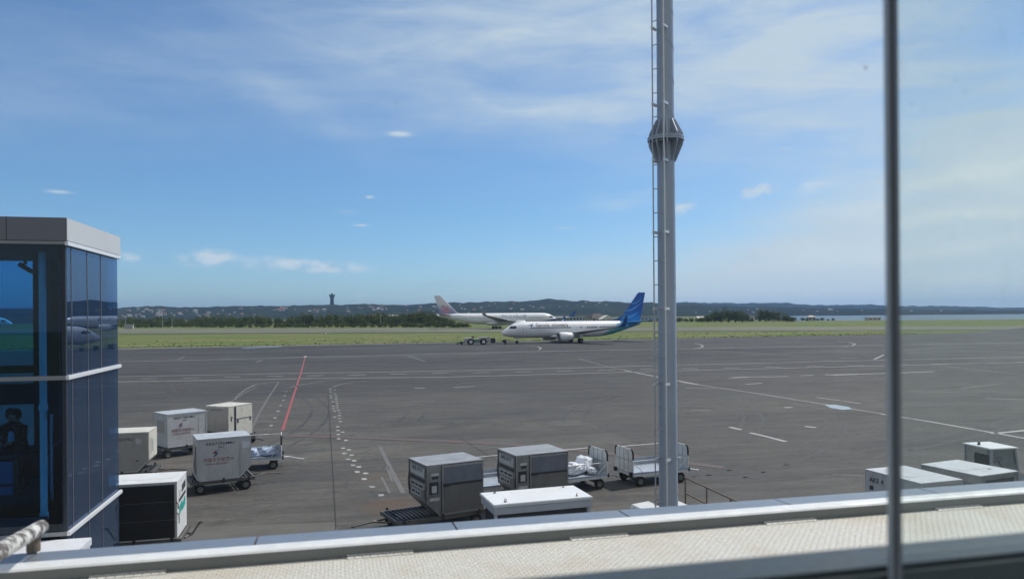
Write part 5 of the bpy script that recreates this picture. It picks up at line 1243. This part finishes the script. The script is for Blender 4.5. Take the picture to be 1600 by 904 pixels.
# baggage carts
def cart(pos, yaw, label, racks=(1, -1), tow=1):
    root = empty('baggage_cart', (pos[0], pos[1], 0), R(yaw), label, 'baggage cart', 'baggage carts on the stand')
    d = MB(); d.box(-1.32, 1.32, -.72, .72, .50, .56); d.build('deck', M['cart_deck'], root, bevel=.006)
    f = MB(); f.box(-1.3, 1.3, -.715, -.66, .40, .498); f.box(-1.3, 1.3, .66, .715, .40, .498); f.box(-1.3, -1.22, -.655, .655, .40, .498); f.box(1.22, 1.3, -.655, .655, .40, .498); f.box(-1.2, 1.2, -.08, .08, .34, .45); f.build('frame', M['cart_white'], root, bevel=.005)
    for s in racks:
        x = s*1.30
        fr = MB(); fr.tube([(x, -.70, .56), (x, -.70, 1.30), (x, -.66, 1.42), (x, -.56, 1.47), (x, .56, 1.47), (x, .66, 1.42), (x, .70, 1.30), (x, .70, .56)], .024, 8); rk = fr.build('end_rack', M['cart_white'], root, smooth=True)
        sh = MB(); sh.box(x - .006, x + .006, -.68, .68, .57, 1.43); sh.build('end_sheet', M['cart_white'], rk)
        ri = MB()
        for yy in (-.34, 0, .34): ri.box(x - .018, x + .018, yy - .014, yy + .014, .565, 1.45)
        ri.box(x - .018, x + .018, -.68, .68, 1.0, 1.03); ri.build('rib', M['cart_grey'], rk)
        pd = MB()
        for k in (-1, 1): pd.tube([(x, k*.705, 1.08), (x, k*.705, 1.30), (x, k*.668, 1.425), (x, k*.56, 1.478)], .036, 8)
        pd.build('corner_pad', M['rubber'], rk, smooth=True)
    rl = MB()
    for yy in (-.70, .70): rl.tube([(-1.28, yy, 1.02 if yy < 0 else 1.38), (1.28, yy, 1.02 if yy < 0 else 1.38)], .017, 6)
    rl.build('side_rail', M['cart_white'], root)
    sb = MB()
    for yy in (.69,):
        sb.box(-1.27, 1.27, yy, yy + .012, .57, .86)
    sb.build('back_board', M['cart_deck'], root)
    bc = MB()
    for s in (-1, 1): bc.cyl((s*1.27, .67, 1.0), (s*.55, .67, .57), .022, n=6); bc.cyl((s*1.27, -.69, .95), (s*.85, -.69, .57), .018, n=6)
    bc.build('brace', M['cart_white'], root)
    ax = MB()
    for xx in (-.95, .95): ax.cyl((xx, -.6, .2), (xx, .6, .2), .035); ax.box(xx - .14, xx + .14, -.5, .5, .30, .40)
    ax.build('axle', M['frame_dark'], root)
    for xx in (-.95, .95):
        for yy in (-.65, .65): shared_wheel(root, (xx, yy, .2), .205, .15)
    bf = MB()
    for s in (-1, 1): bf.box(s*1.33, s*1.40, -.70, -.55, .42, .58); bf.box(s*1.33, s*1.40, .55, .70, .42, .58)
    bf.build('bumper', M['rubber'], root)
    t = MB(); t.cyl((tow*1.30, -.2, .42), (tow*1.65, 0, .40), .025); t.cyl((tow*1.30, .2, .42), (tow*1.65, 0, .40), .025); t.cyl((tow*1.6, 0, .40), (tow*2.25, 0, .24), .03); t.box(tow*2.2, tow*2.32, -.06, .06, .20, .27); t.build('tow_bar', M['cart_white'], root)
    return root
def lump(pos, r, seed, name, mat, label, cat, group, rz=0):
    root = Vector(pos); m = MB(); rings_ = []; N = 10; n = 16
    for i in range(N + 1):
        f = math.pi*i/N; rg = []
        for k in range(n):
            a = 2*math.pi*k/n; dv = Vector((math.sin(f)*math.cos(a), math.sin(f)*math.sin(a), -math.cos(f)))
            s = 1 + .30*mn.noise(dv*1.6 + Vector((seed, 0, 0))) + .20*mn.noise(dv*4.2 + Vector((0, seed, 0)))
            # squarer than a ball: packed luggage under film
            q = Vector((abs(dv.x)**.65*math.copysign(1, dv.x), abs(dv.y)**.65*math.copysign(1, dv.y), abs(dv.z)**.75*math.copysign(1, dv.z)))
            p = Vector((q.x*r[0]*s, q.y*r[1]*s, r[2] + q.z*r[2]*(s if dv.z > 0 else 1)))
            rg.append(p)
        rings_.append(rg)
    m.loft(rings_); o = m.build(name, M[mat], smooth=False, loc=root); o.rotation_euler = (0, 0, rz); tag(o, label, cat, group); return o
def on(root, x, y, z): return Matrix.Translation(root.location) @ Matrix.Rotation(root.rotation_euler.z, 4, 'Z') @ Vector((x, y, z))
j = cart((5.74, 30.65), 21.6, 'empty white baggage cart with black padded end racks, partly behind the mast')
i_ = cart((2.27, 29.5), 25, 'white baggage cart loaded with film-wrapped luggage, between the metal container and the mast')
k_ = cart((-.85, 28.3), 25, 'baggage cart with blue-grey deck seen in the gap between the two metal containers')
l_ = cart((-12.0, 33.95), 17, 'baggage cart with blue bags and a long white tow bar beside the emblem container', racks=(1,))
for x, y, r, sd, rz in ((.05, -.25, (.42, .30, .24), 1.3, .3), (.75, .15, (.36, .34, .30), 4.1, .8), (-.3, .32, (.40, .26, .20), 6.2, 0), (.72, -.42, (.26, .18, .14), 8.7, 1.2)):
    lump(on(i_, x, y, .561), r, sd, 'wrapped_luggage', 'plastic_wrap', 'crumpled pile of luggage under clear white film on the loaded baggage cart', 'luggage', 'film wrapped luggage on the cart', R(25) + rz)
for x, y, r, sd, lab in ((-.05, -.3, (.30, .30, .19), 2.2, 'pale blue film-covered bag on the left cart, nearer the emblem container'), (.72, -.28, (.36, .32, .20), 5.2, 'blue travel bag at the rack end of the left baggage cart')):
    lump(on(l_, x, y, .561), r, sd, 'travel_bag', 'blue_bag', lab, 'bag', None, R(17))
# small tow tractor hidden up to its wheel by the ledge
def small_tractor(k_=.78):
    v = at(1030, 800, 0.4); root = empty('baggage_tractor', (v.x, v.y, 0), R(200), 'small white baggage tractor with black steering wheel, at the foot of the mast', 'tractor')
    b = MB(); b.prism([(-1.1, .3), (1.1, .3), (1.15, .55), (1.05, .84), (.2, .90), (.12, .60), (-.5, .60), (-.55, .85), (-1.1, .85)], -.52, .52, 'y'); b.build('body', M['cart_white'], root, bevel=.03)
    w = MB(); w.lathe([(.16, -.014), (.19, 0), (.16, .014), (.145, 0), (.16, -.014)], (.0, .12, 1.04), (-.5, 0, 1), 20); w.cyl((.0, .12, 1.03), (.18, .12, .86), .02); w.cyl((.0, -.04, 1.04), (0, .28, 1.04), .012); w.build('steering_wheel', M['rubber'], root)
    s = MB(); s.box(-.5, -.08, -.4, .4, .602, .70); s.box(-.56, -.48, -.4, .4, .70, 1.02); s.build('seat', M['rubber'], root, bevel=.03)
    h = MB(); h.box(1.151, 1.17, -.42, -.26, .62, .76); h.box(1.151, 1.17, .26, .42, .62, .76); h.build('headlight', M['sticker'], root)
    for x in (-.75, .75):
        for y in (-.5, .5): shared_wheel(root, (x, y, .26), .26, .16)
    g = MB(); g.box(1.152, 1.165, -.2, .2, .5, .75); g.build('bonnet_grille', M['frame_dark'], root)
    root.scale = (k_, k_, k_)
small_tractor()
# brown guard rail beyond the mast
def guard_rail():
    root = empty('guard_rail', (0, 0, 0), 0, 'brown two-rail guard fence running toward the ledge to the right of the mast foot', 'guard rail')
    a = at(1070.7, 745.6, 1.1); b = at(1140, 777.5, 1.1); u = (b - a).normalized(); root.location = (a.x, a.y, 0)
    for s_, nm in ((0, 'post'), (1.55, 'post'), (3.1, 'post')):
        m = MB(); p = u*s_; m.cyl((p.x, p.y, 0), (p.x, p.y, 1.08), .028, n=10); m.build(nm, M['rust_rail'], root, smooth=True)
    for z in (1.1, .55):
        m = MB(); p = u*4.2; m.cyl((-u.x*.03, -u.y*.03, z), (p.x, p.y, z), .03, n=10); m.build('rail', M['rust_rail'], root, smooth=True)
guard_rail()
# --- right group
c = uld((11.3, 20.5), 17.5, 'pale cargo container with black lettering on its left side, behind the window upright', w=1.5, d=2.03, slant=None, body='uld_white', roof='uld_roof')
text('AKE 4', .21, M['ink_black'], c, face_left(-.006, 1.60, 1.38), 'code_lettering', depth=.002); m = MB(); m.box(-.009, -.003, 1.72, 1.86, 1.08, 1.2); m.build('small_print', M['ink_black'], c)
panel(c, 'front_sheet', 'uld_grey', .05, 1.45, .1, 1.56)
dolly((11.3, 20.5), 17.5, -.2, 1.8, 2.0, 'dolly hidden under the black-lettered container at the window upright')
c = uld((13.5, 21.35), 23, 'blue-grey cargo container with a pale scuffed roof, between the lettered container and the tug cab', w=1.65, d=1.9, slant=None, body='uld_alu', roof='uld_roof')
for k, y0 in enumerate((.2, .75, 1.3)): lpanel(c, 'side_panel', 'uld_tarp', y0, y0 + .42, .2, 1.4)
panel(c, 'front_mesh', 'frame_dark', .2, 1.45, 1.2, 1.5)
m = MB(); m.box(1.1, 1.22, .5, .56, 1.656, 1.668); m.build('roof_latch', M['frame_mid'], c)
dolly((13.5, 21.35), 23, -.2, 1.9, 1.95, 'dolly hidden under the scuffed-roof container')
def cab_tug():
    root = empty('tug', (17.41, 26.95, 0), R(10.2), 'white-roofed baggage tug with glazed cab and dark beacon, at the far right', 'tug')
    b = MB(); b.prism([(-1.5, .3), (1.5, .3), (1.5, .85), (1.15, 1.02), (-.1, 1.05), (-.1, .95), (-1.5, .92)], -.02, 1.25, 'y'); b.build('body', M['cart_grey'], root, bevel=.03)
    r_ = MB(); r_.box(-.06, 1.14, -.06, 1.27, 1.86, 1.91); r_.build('roof', M['box_white'], root, bevel=.02)
    pl = MB()
    for x0, x1, y in ((0, .05, 1.19), (0, .11, .0), (1.0, 1.06, 1.19)): pl.prism([(x0, 1.03), (x1, 1.03), (x1, 1.858), (x0, 1.858)], y, y + .05, 'y')
    pl.prism([(1.14, 1.03), (1.22, 1.03), (1.08, 1.858), (1.02, 1.858)], 0, .05, 'y'); pl.build('pillar', M['cart_grey'], root)
    g = MB(); g.prism([(.12, 1.06), (1.13, 1.06), (1.02, 1.84), (.12, 1.84)], .02, .03, 'y'); g.build('side_window', M['cab_glass'], root)
    g = MB(); g.box(.005, .015, .06, 1.18, 1.06, 1.84); g.build('rear_window', M['cab_glass'], root)
    g = MB(); g.prism([(1.19, 1.06), (1.2, 1.06), (1.06, 1.84), (1.05, 1.84)], .06, 1.18, 'y'); g.build('windscreen', M['cab_glass'], root)
    s = MB(); s.box(.12, 1.15, -.024, -.002, 1.0, 1.06); s.box(-.004, .0, .06, 1.18, 1.0, 1.07); s.build('window_seal', M['rubber'], root)
    s = MB(); s.box(.2, .55, .2, 1.0, 1.05, 1.15); s.box(.15, .24, .25, .95, 1.15, 1.6); s.build('seat', M['rubber'], root, bevel=.03)
    w = MB(); w.lathe([(.15, -.012), (.175, 0), (.15, .012), (.14, 0), (.15, -.012)], (.85, .6, 1.35), (-.6, 0, 1), 18); w.cyl((.85, .6, 1.34), (1.05, .6, 1.06), .02); w.build('steering_wheel', M['rubber'], root)
    bc = MB(); bc.lathe([(.06, 0), (.06, .03), (.045, .035), (.045, .11), (.0, .13)], (.20, .75, 1.911), (0, 0, 1), 14); bc.build('beacon', M['frame_dark'], root, smooth=True)
    wp = MB(); wp.cyl((.95, -.005, 1.75), (1.05, -.005, 1.3), .012); wp.build('wiper', M['rubber'], root)
    for x in (-1.0, 1.0):
        for y in (.05, 1.18): shared_wheel(root, (x, y, .26), .26, .16)
cab_tug()
# ================================================================== beyond the runway: trees, sheds, houses, ridge monument
def leaf_mat(name, a, b2):
    m, t, b = newmat(name)
    o = t.add('ShaderNodeTexCoord').outputs['Object']; inf = t.add('ShaderNodeObjectInfo')
    n = t.noise(o, .9, 4, .6); n2 = t.noise(o, 5.0, 2, .6)
    c = t.mix(t.ramp(t.math('ADD', t.math('MULTIPLY', n, .6), t.math('MULTIPLY', n2, .4)), .35, .65), a, b2)
    c = t.mix(t.math('MULTIPLY', inf.outputs['Random'], .45), c, (.075, .085, .022, 1))
    t.l.new(c, b.inputs['Base Color']); b.inputs['Roughness'].default_value = .7; b.inputs['Specular IOR Level'].default_value = .2
    b.inputs['Subsurface Weight'].default_value = 0
    return m
M['leaf'] = leaf_mat('leaf', (.066, .092, .030, 1), (.150, .185, .060, 1))
def crown_mesh(seed, flat=1.0, n=1500):
    rr = random.Random(seed); mb = MB()
    lobes = [(Vector((rr.uniform(-.62, .62), rr.uniform(-.62, .62), rr.uniform(.30, .82)*flat)), rr.uniform(.22, .46)) for _ in range(11)]
    for i in range(n):
        c, r = rr.choice(lobes)
        while True:
            d = Vector((rr.uniform(-1, 1), rr.uniform(-1, 1), rr.uniform(-1, 1)))
            if .05 < d.length < 1: break
        p = c + d.normalized()*r*(rr.random()**.35)
        if p.z < .08: p.z = .08 + rr.random()*.15
        s = rr.uniform(.028, .062); a = Vector((rr.uniform(-1, 1), rr.uniform(-1, 1), rr.uniform(-.3, 1))).normalized(); u = a.orthogonal().normalized(); v = a.cross(u)
        mb._add([p + u*s, p + v*s*.8, p - u*s, p - v*s*.8], [(0, 1, 2, 3)])
    return mb.mesh('crown', M['leaf'], fix=False)
def trunk_mesh(seed):
    rr = random.Random(seed); mb = MB(); top = Vector((rr.uniform(-.05, .05), rr.uniform(-.05, .05), .5))
    mb.cyl((0, 0, -.02), top, .035, .022, 8)
    for k in range(5):
        a = rr.uniform(0, 6.28); z = rr.uniform(.2, .48); mb.cyl((top.x*z*2, top.y*z*2, z), (math.cos(a)*.4, math.sin(a)*.4, z + rr.uniform(.15, .35)), .018, .006, 6)
    return mb.mesh('trunk', M['bark'], smooth=True)
CR = [crown_mesh(100 + i, f) for i, f in enumerate((1.0, 1.0, .85, 1.1, .9))]; TR = [trunk_mesh(200 + i) for i in range(3)]
def tree(px, py, h, wid, label, group, name='tree', cat='tree', ground=0.0):
    v = at(px, py, ground); root = empty(name, (v.x, v.y, ground), rnd.uniform(0, 6.28), label, cat, group)
    c = share('crown', rnd.choice(CR), root, (0, 0, 0), (0, 0, 0), (wid, wid, h/1.12)); share('trunk', rnd.choice(TR), root, (0, 0, 0), (0, 0, 0), (h, h, h*.9))
    return root
lab = 'dark green bushy tree in the continuous row beyond the runway'
gp = 'row of trees beyond the runway'
prof = [(150, 6.5), (190, 7.0), (260, 7.5), (300, 6.5), (330, 8.2), (352, 8.6), (372, 7.0), (400, 7.8), (440, 6.6), (480, 8.2), (540, 8.8), (585, 9.0), (620, 8.0), (650, 10.2), (675, 9.8), (700, 7.5), (720, 5.0)]
x = 150
while x < 712:
    h = interp(prof, x)*rnd.uniform(.82, 1.10)
    tree(x, 511.0 - (x - 185)*.0028 + rnd.uniform(-.8, .5), h, h*rnd.uniform(.52, .72), lab, gp); x += rnd.uniform(8.5, 13)
x = 145
while x < 700:
    h = interp(prof, x)*rnd.uniform(.95, 1.22)
    tree(x, 507.6 + rnd.uniform(-.6, .5), h, h*rnd.uniform(.55, .75), lab, gp); x += rnd.uniform(12, 19)
x = 140
while x < 735:
    h = rnd.uniform(2.2, 4.2); tree(x, 511.6 + rnd.uniform(-.6, .5), h, h*rnd.uniform(.7, 1.1), 'low scrubby bush along the foot of the tree row beyond the runway', 'bushes along the tree row', 'bush', 'bush'); x += rnd.uniform(6, 12)
gp2 = 'tree clumps on the right shore'
for px, h, w in ((1096, 4.5, 3.2), (1106, 7.5, 4.4), (1117, 9.6, 5.0), (1127, 11.0, 5.2), (1138, 9.8, 4.6), (1149, 11.0, 5.0), (1160, 9.5, 4.2), (1165, 7.0, 3.6)):
    tree(px, 503.4 + rnd.uniform(-.6, .3), h*1.04, w*1.35, 'tall dark tree in the left of two clumps near the bay shore', gp2)
for px, h, w in ((1187, 9.0, 4.0), (1196, 9.4, 4.6), (1207, 8.4, 4.8), (1218, 7.8, 4.6), (1229, 6.4, 4.2), (1238, 4.0, 3.4)):
    tree(px, 502.6 + rnd.uniform(-.5, .3), h*1.04, w*1.35, 'dark rounded tree in the right of two clumps near the bay shore', gp2)
for px, py, h in ((1062, 503, 4.2), (1072, 503, 3.4), (1081, 503, 4.0), (1090, 503, 3.2), (1046, 503, 4.0), (1174, 502.5, 2.6), (1254, 500.8, 3.0), (1261, 500.8, 2.2), (1277, 500.8, 2.6), (1285, 500.6, 2.8), (1294, 500.6, 1.9), (1301, 500.6, 2.4), (1373, 500, 1.6), (1030, 503, 3.6), (1015, 503, 3.2)):
    tree(px, py, h, h*.85, 'small dark shoreline bush beside the right-hand tree clumps', 'shore bushes', 'bush', 'bush')
# buildings in the middle distance
def shed(px, py, w, d, h, rh, yaw, label, wall='house_wall', roof='roof_grey', kind='gable', ground=0.0, doors=True, group=None, name='building', z0=None):
    v = at(px, py, ground) if z0 is None else Vector((px, py, z0)); root = empty(name, (v.x, v.y, ground if z0 is None else z0), R(yaw), label, 'building' if name == 'building' else 'house', group)
    m = MB(); m.box(-w/2, w/2, 0, d, -1.0, h); wl = m.build('wall', M[wall], root)
    m = MB(); e = .06*w if w < 30 else 1.2
    if kind == 'gable': m.prism([(-e, h + .01), (d + e, h + .01), (d/2, h + rh)], -w/2 - e, w/2 + e, 'x')
    elif kind == 'side': m.prism([(-w/2 - e, h + .01), (w/2 + e, h + .01), (0, h + rh)], -e, d + e, 'y')
    elif kind == 'hip': m.loft([[(-w/2 - e, -e, h + .01), (w/2 + e, -e, h + .01), (w/2 + e, d + e, h + .01), (-w/2 - e, d + e, h + .01)], [(-w*.2, d*.48, h + rh), (w*.2, d*.48, h + rh), (w*.2, d*.52, h + rh), (-w*.2, d*.52, h + rh)]])
    else: m.box(-w/2 - .3, w/2 + .3, -.3, d + .3, h + .01, h + rh)
    m.build('roof', M[roof], root)
    if doors:
        n = max(2, int(w/3.5)); wb = MB(); ww = w/n*.5; wb.box(-ww/2, ww/2, -.06, -.01, h*.35, h*.75); wme = wb.mesh('window', M['jet_window'])
        for k in range(n): share('window', wme, root, (-w/2 + w*(k + .5)/n, 0, 0))
    return root
shed(938, 503, 17, 14, 3.6, 4.2, 25, 'pavilion with a steep dark hip roof behind the blue tail airliner', 'gable_pale', 'roof_dark', 'hip')
shed(950, 503.5, 11, 10, 2.8, 3.4, 10, 'pale gabled hall right beside the dark-roofed pavilion', 'gable_pale', 'house_wall', 'side')
shed(900, 501.8, 42, 16, 5.0, 1.0, 13, 'long low grey airport building right of the wide airliner nose', 'terminal_wall', 'roof_grey', 'flat')
shed(1010, 502, 34, 14, 4.0, 1.2, 13, 'low grey airport building behind the blue tail fin', 'terminal_wall', 'roof_grey', 'flat')
shed(1054, 502.2, 14, 10, 2.6, 1.0, 10, 'low white shed just right of the light mast, by the trees', 'house_wall', 'roof_grey', 'flat')
shed(1101, 501.8, 12, 8, 3.0, 1.6, 0, 'white-walled shed in front of the left shoreline tree clump', 'house_wall', 'gable_pale', 'gable')
shed(1178, 501, 14, 9, 3.6, 1.6, 0, 'white shed standing in the gap between the two tree clumps', 'house_wall', 'roof_grey', 'flat')
shed(1269, 500.6, 6.5, 5, 3.2, 1.4, 5, 'small tan hut with a flat overhanging roof by the water', 'gable_pale', 'gable_pale', 'hip')
shed(1367, 500.2, 11, 6, 2.0, .8, 5, 'long low white hut on the shore near the window upright', 'house_wall', 'house_wall', 'flat')
shed(588, 500.5, 16, 14, 8.0, 2.6, 20, 'white gabled building above the tree row, left of the lavender tail', 'gable_pale', 'house_wall', 'side')
shed(612, 500.4, 30, 14, 7.4, 1.2, 8, 'long pale low-roofed building rising over the trees near the lavender tail', 'gable_pale', 'gable_pale', 'gable')
shed(323, 500.4, 9, 9, 8.0, 1.2, 8, 'small white block rising over the left of the tree row', 'house_wall', 'house_wall', 'flat')
for px, w, lab2 in ((-12, 60, 'dark-roofed hangar hall seen through the tower glass, left of two'), (32, 40, 'dark-roofed hangar hall seen through the tower glass, right of two')):
    shed(px, 506, w, 30, 5.5, 6.0, 10, lab2, 'terminal_wall', 'roof_dark', 'hip')
shed(201, 513.2, 5, 3, 2.4, .3, 15, 'small grey concrete kiosk on the runway verge near the tower', 'concrete', 'concrete', 'flat', doors=False)
# distant blue tail of a parked airliner behind the runway buildings
t_ = at(838, 502.5); tr = empty('parked_airliner', (t_.x, t_.y - 15, 0), R(10), 'far parked airliner showing only its dark blue tail fin beside the airport building', 'airplane')
m = MB(); m.loft([ring(*q, 16) for q in ((0, 2.6, .1, .1), (1.5, 2.9, 1.2, 1.2), (5, 3.3, 1.88, 2.0), (26, 3.3, 1.88, 2.0), (36, 4.4, .7, .7), (38, 4.6, .1, .1))]); m.build('fuselage', M['jet_grey'], tr, smooth=True)
m = MB(); m.loft([foil(31.6, 0, 4.9, 6.2, .09, True), foil(37.4, 0, 10.6, 2.2, .09, True)]); m.build('tail_fin', M['jet_blue'], tr, smooth=True)
for s in (-1, 1):
    m = MB(); m.loft([foil(14, s*1.6, 2.2, 7.4, .12), foil(22.2, s*16.6, 3.9, 1.8, .1)]); m.build('wing', M['jet_grey'], tr, smooth=True)
# thin poles beyond the runway
for px, py, h in ((254, 513, 8.5), (269, 512.5, 5.5), (196, 513, 6.0), (595, 510.5, 7.5), (579, 503, 12.0), (1348, 499.6, 9.0)):
    v = at(px, py); o = empty('lamp_pole', (v.x, v.y, 0), 0, 'thin pale lamp pole standing beyond the runway', 'pole', 'thin poles beyond the runway')
    m = MB(); m.cyl((0, 0, 0), (0, 0, h), .16, .09, 8); m.build('pole', M['galv'], o); m = MB(); m.box(-.9, .9, -.2, .2, h, h + .25); m.build('lamp_head', M['galv'], o)
v = at(733.5, 511.5); o = empty('taxiway_sign', (v.x, v.y, 0), R(13), 'small yellow taxiway sign on the grass left of the wide airliner wheels', 'sign'); m = MB(); m.box(-1.3, 1.3, -.15, .15, .3, 1.5); m.build('board', M['sign_yellow'], o); m = MB(); m.box(-.9, -.8, -.05, .05, 0, .298); m.box(.8, .9, -.05, .05, 0, .298); m.build('leg', M['frame_mid'], o)
v = at(509, 521); o = empty('marker_post', (v.x, v.y, 0), 0, 'small white marker post in the grass near the runway edge', 'marker'); m = MB(); m.cyl((0, 0, 0), (0, 0, .9), .25, .18, 10); m.build('post', M['white_paint'], o); m = MB(); m.lathe([(.2, .9), (.22, 1.0), (.0, 1.1)], (0, 0, 0), (0, 0, 1), 10); m.build('cap', M['frame_mid'], o)
# houses scattered over the wooded hillside
M['hill_wall'] = pm('hill_wall', (.29, .28, .26), .9, 0, .2, .1)
HM = []
for k, (wl, rf) in enumerate((('house_wall', 'roof_grey'), ('house_wall', 'roof_tile'), ('gable_pale', 'roof_grey'))):
    a = MB(); a.box(-6, 6, 0, 9, -4, 5); b2 = MB(); b2.prism([(-.8, 5.01), (9.8, 5.01), (4.5, 8)], -6.8, 6.8, 'x'); HM.append((a.mesh('wall', M['hill_wall']), b2.mesh('roof', M[rf])))
def hill_house(px, f, s, k=None):
    p = near_hill(px, f); o = empty('hill_house', (p.x, p.y, p.z + 1.0), rnd.uniform(-.5, .5), 'tiny pale house among the trees of the distant hillside', 'house', 'houses scattered over the distant hills')
    a, b2 = HM[(0, 2, 0, 2, 1)[rnd.randrange(5)] if k is None else k]; share('wall', a, o, scale=(s, s, s)); share('roof', b2, o, scale=(s, s, s))
for i in range(46): hill_house(rnd.uniform(190, 330), rnd.uniform(.10, .55), rnd.uniform(.35, .8))
for i in range(20): hill_house(rnd.uniform(330, 570), rnd.uniform(.15, .6), rnd.uniform(.3, .75))
for i in range(36): hill_house(rnd.uniform(575, 830), rnd.uniform(.2, .7), rnd.uniform(.3, .75))
for i in range(16): hill_house(rnd.uniform(830, 1020), rnd.uniform(.25, .7), rnd.uniform(.25, .6))
for i in range(14): hill_house(rnd.uniform(1060, 1600), rnd.uniform(.1, .5), rnd.uniform(.25, .5))
for px, f, s in ((434, .45, 1.0), (441, .5, 1.1), (492, .3, 1.0), (507, .34, .9), (1300, .5, .6), (1297, .4, .8)): hill_house(px, f, s, 1 if px < 500 else 0)
# monument on the ridge
b = near_hill(519, 1.0); top = at(519.5, 458, d=b.y).z
o = empty('ridge_monument', (b.x, b.y, b.z - 3), 0, 'dark winged monument standing on a pedestal on the distant ridge', 'monument'); Hm = top - b.z + 3
def mon(pts): return [(x*Hm*.5, z*Hm) for x, z in pts]
m = MB(); m.loft([[(sx*w*Hm, sy*w*Hm*.7, z*Hm) for sx, sy in ((-1, -1), (1, -1), (1, 1), (-1, 1))] for z, w in ((0, .16), (.25, .15), (.42, .13), (.45, .17))]); m.build('pedestal', M['statue'], o)
m = MB(); m.loft([[(x*Hm, y*Hm, z*Hm) for x, y in ((-w, -dd), (0, -dd*1.2), (w, -dd), (w, dd), (0, dd*1.2), (-w, dd))] for z, w, dd in ((.451, .13, .10), (.58, .15, .11), (.70, .17, .10), (.80, .19, .09), (.87, .10, .08), (.93, .09, .08), (.98, .07, .06), (1.0, .03, .03))]); m.build('figure', M['statue'], o, smooth=True)
for s in (-1, 1):
    m = MB(); m.prism(mon([(s*.18, .55), (s*.34, .66), (s*.52, .80), (s*.56, .92), (s*.44, .88), (s*.30, .84), (s*.14, .80)]), -Hm*.05, Hm*.05, 'y'); m.build('wing', M['statue'], o)
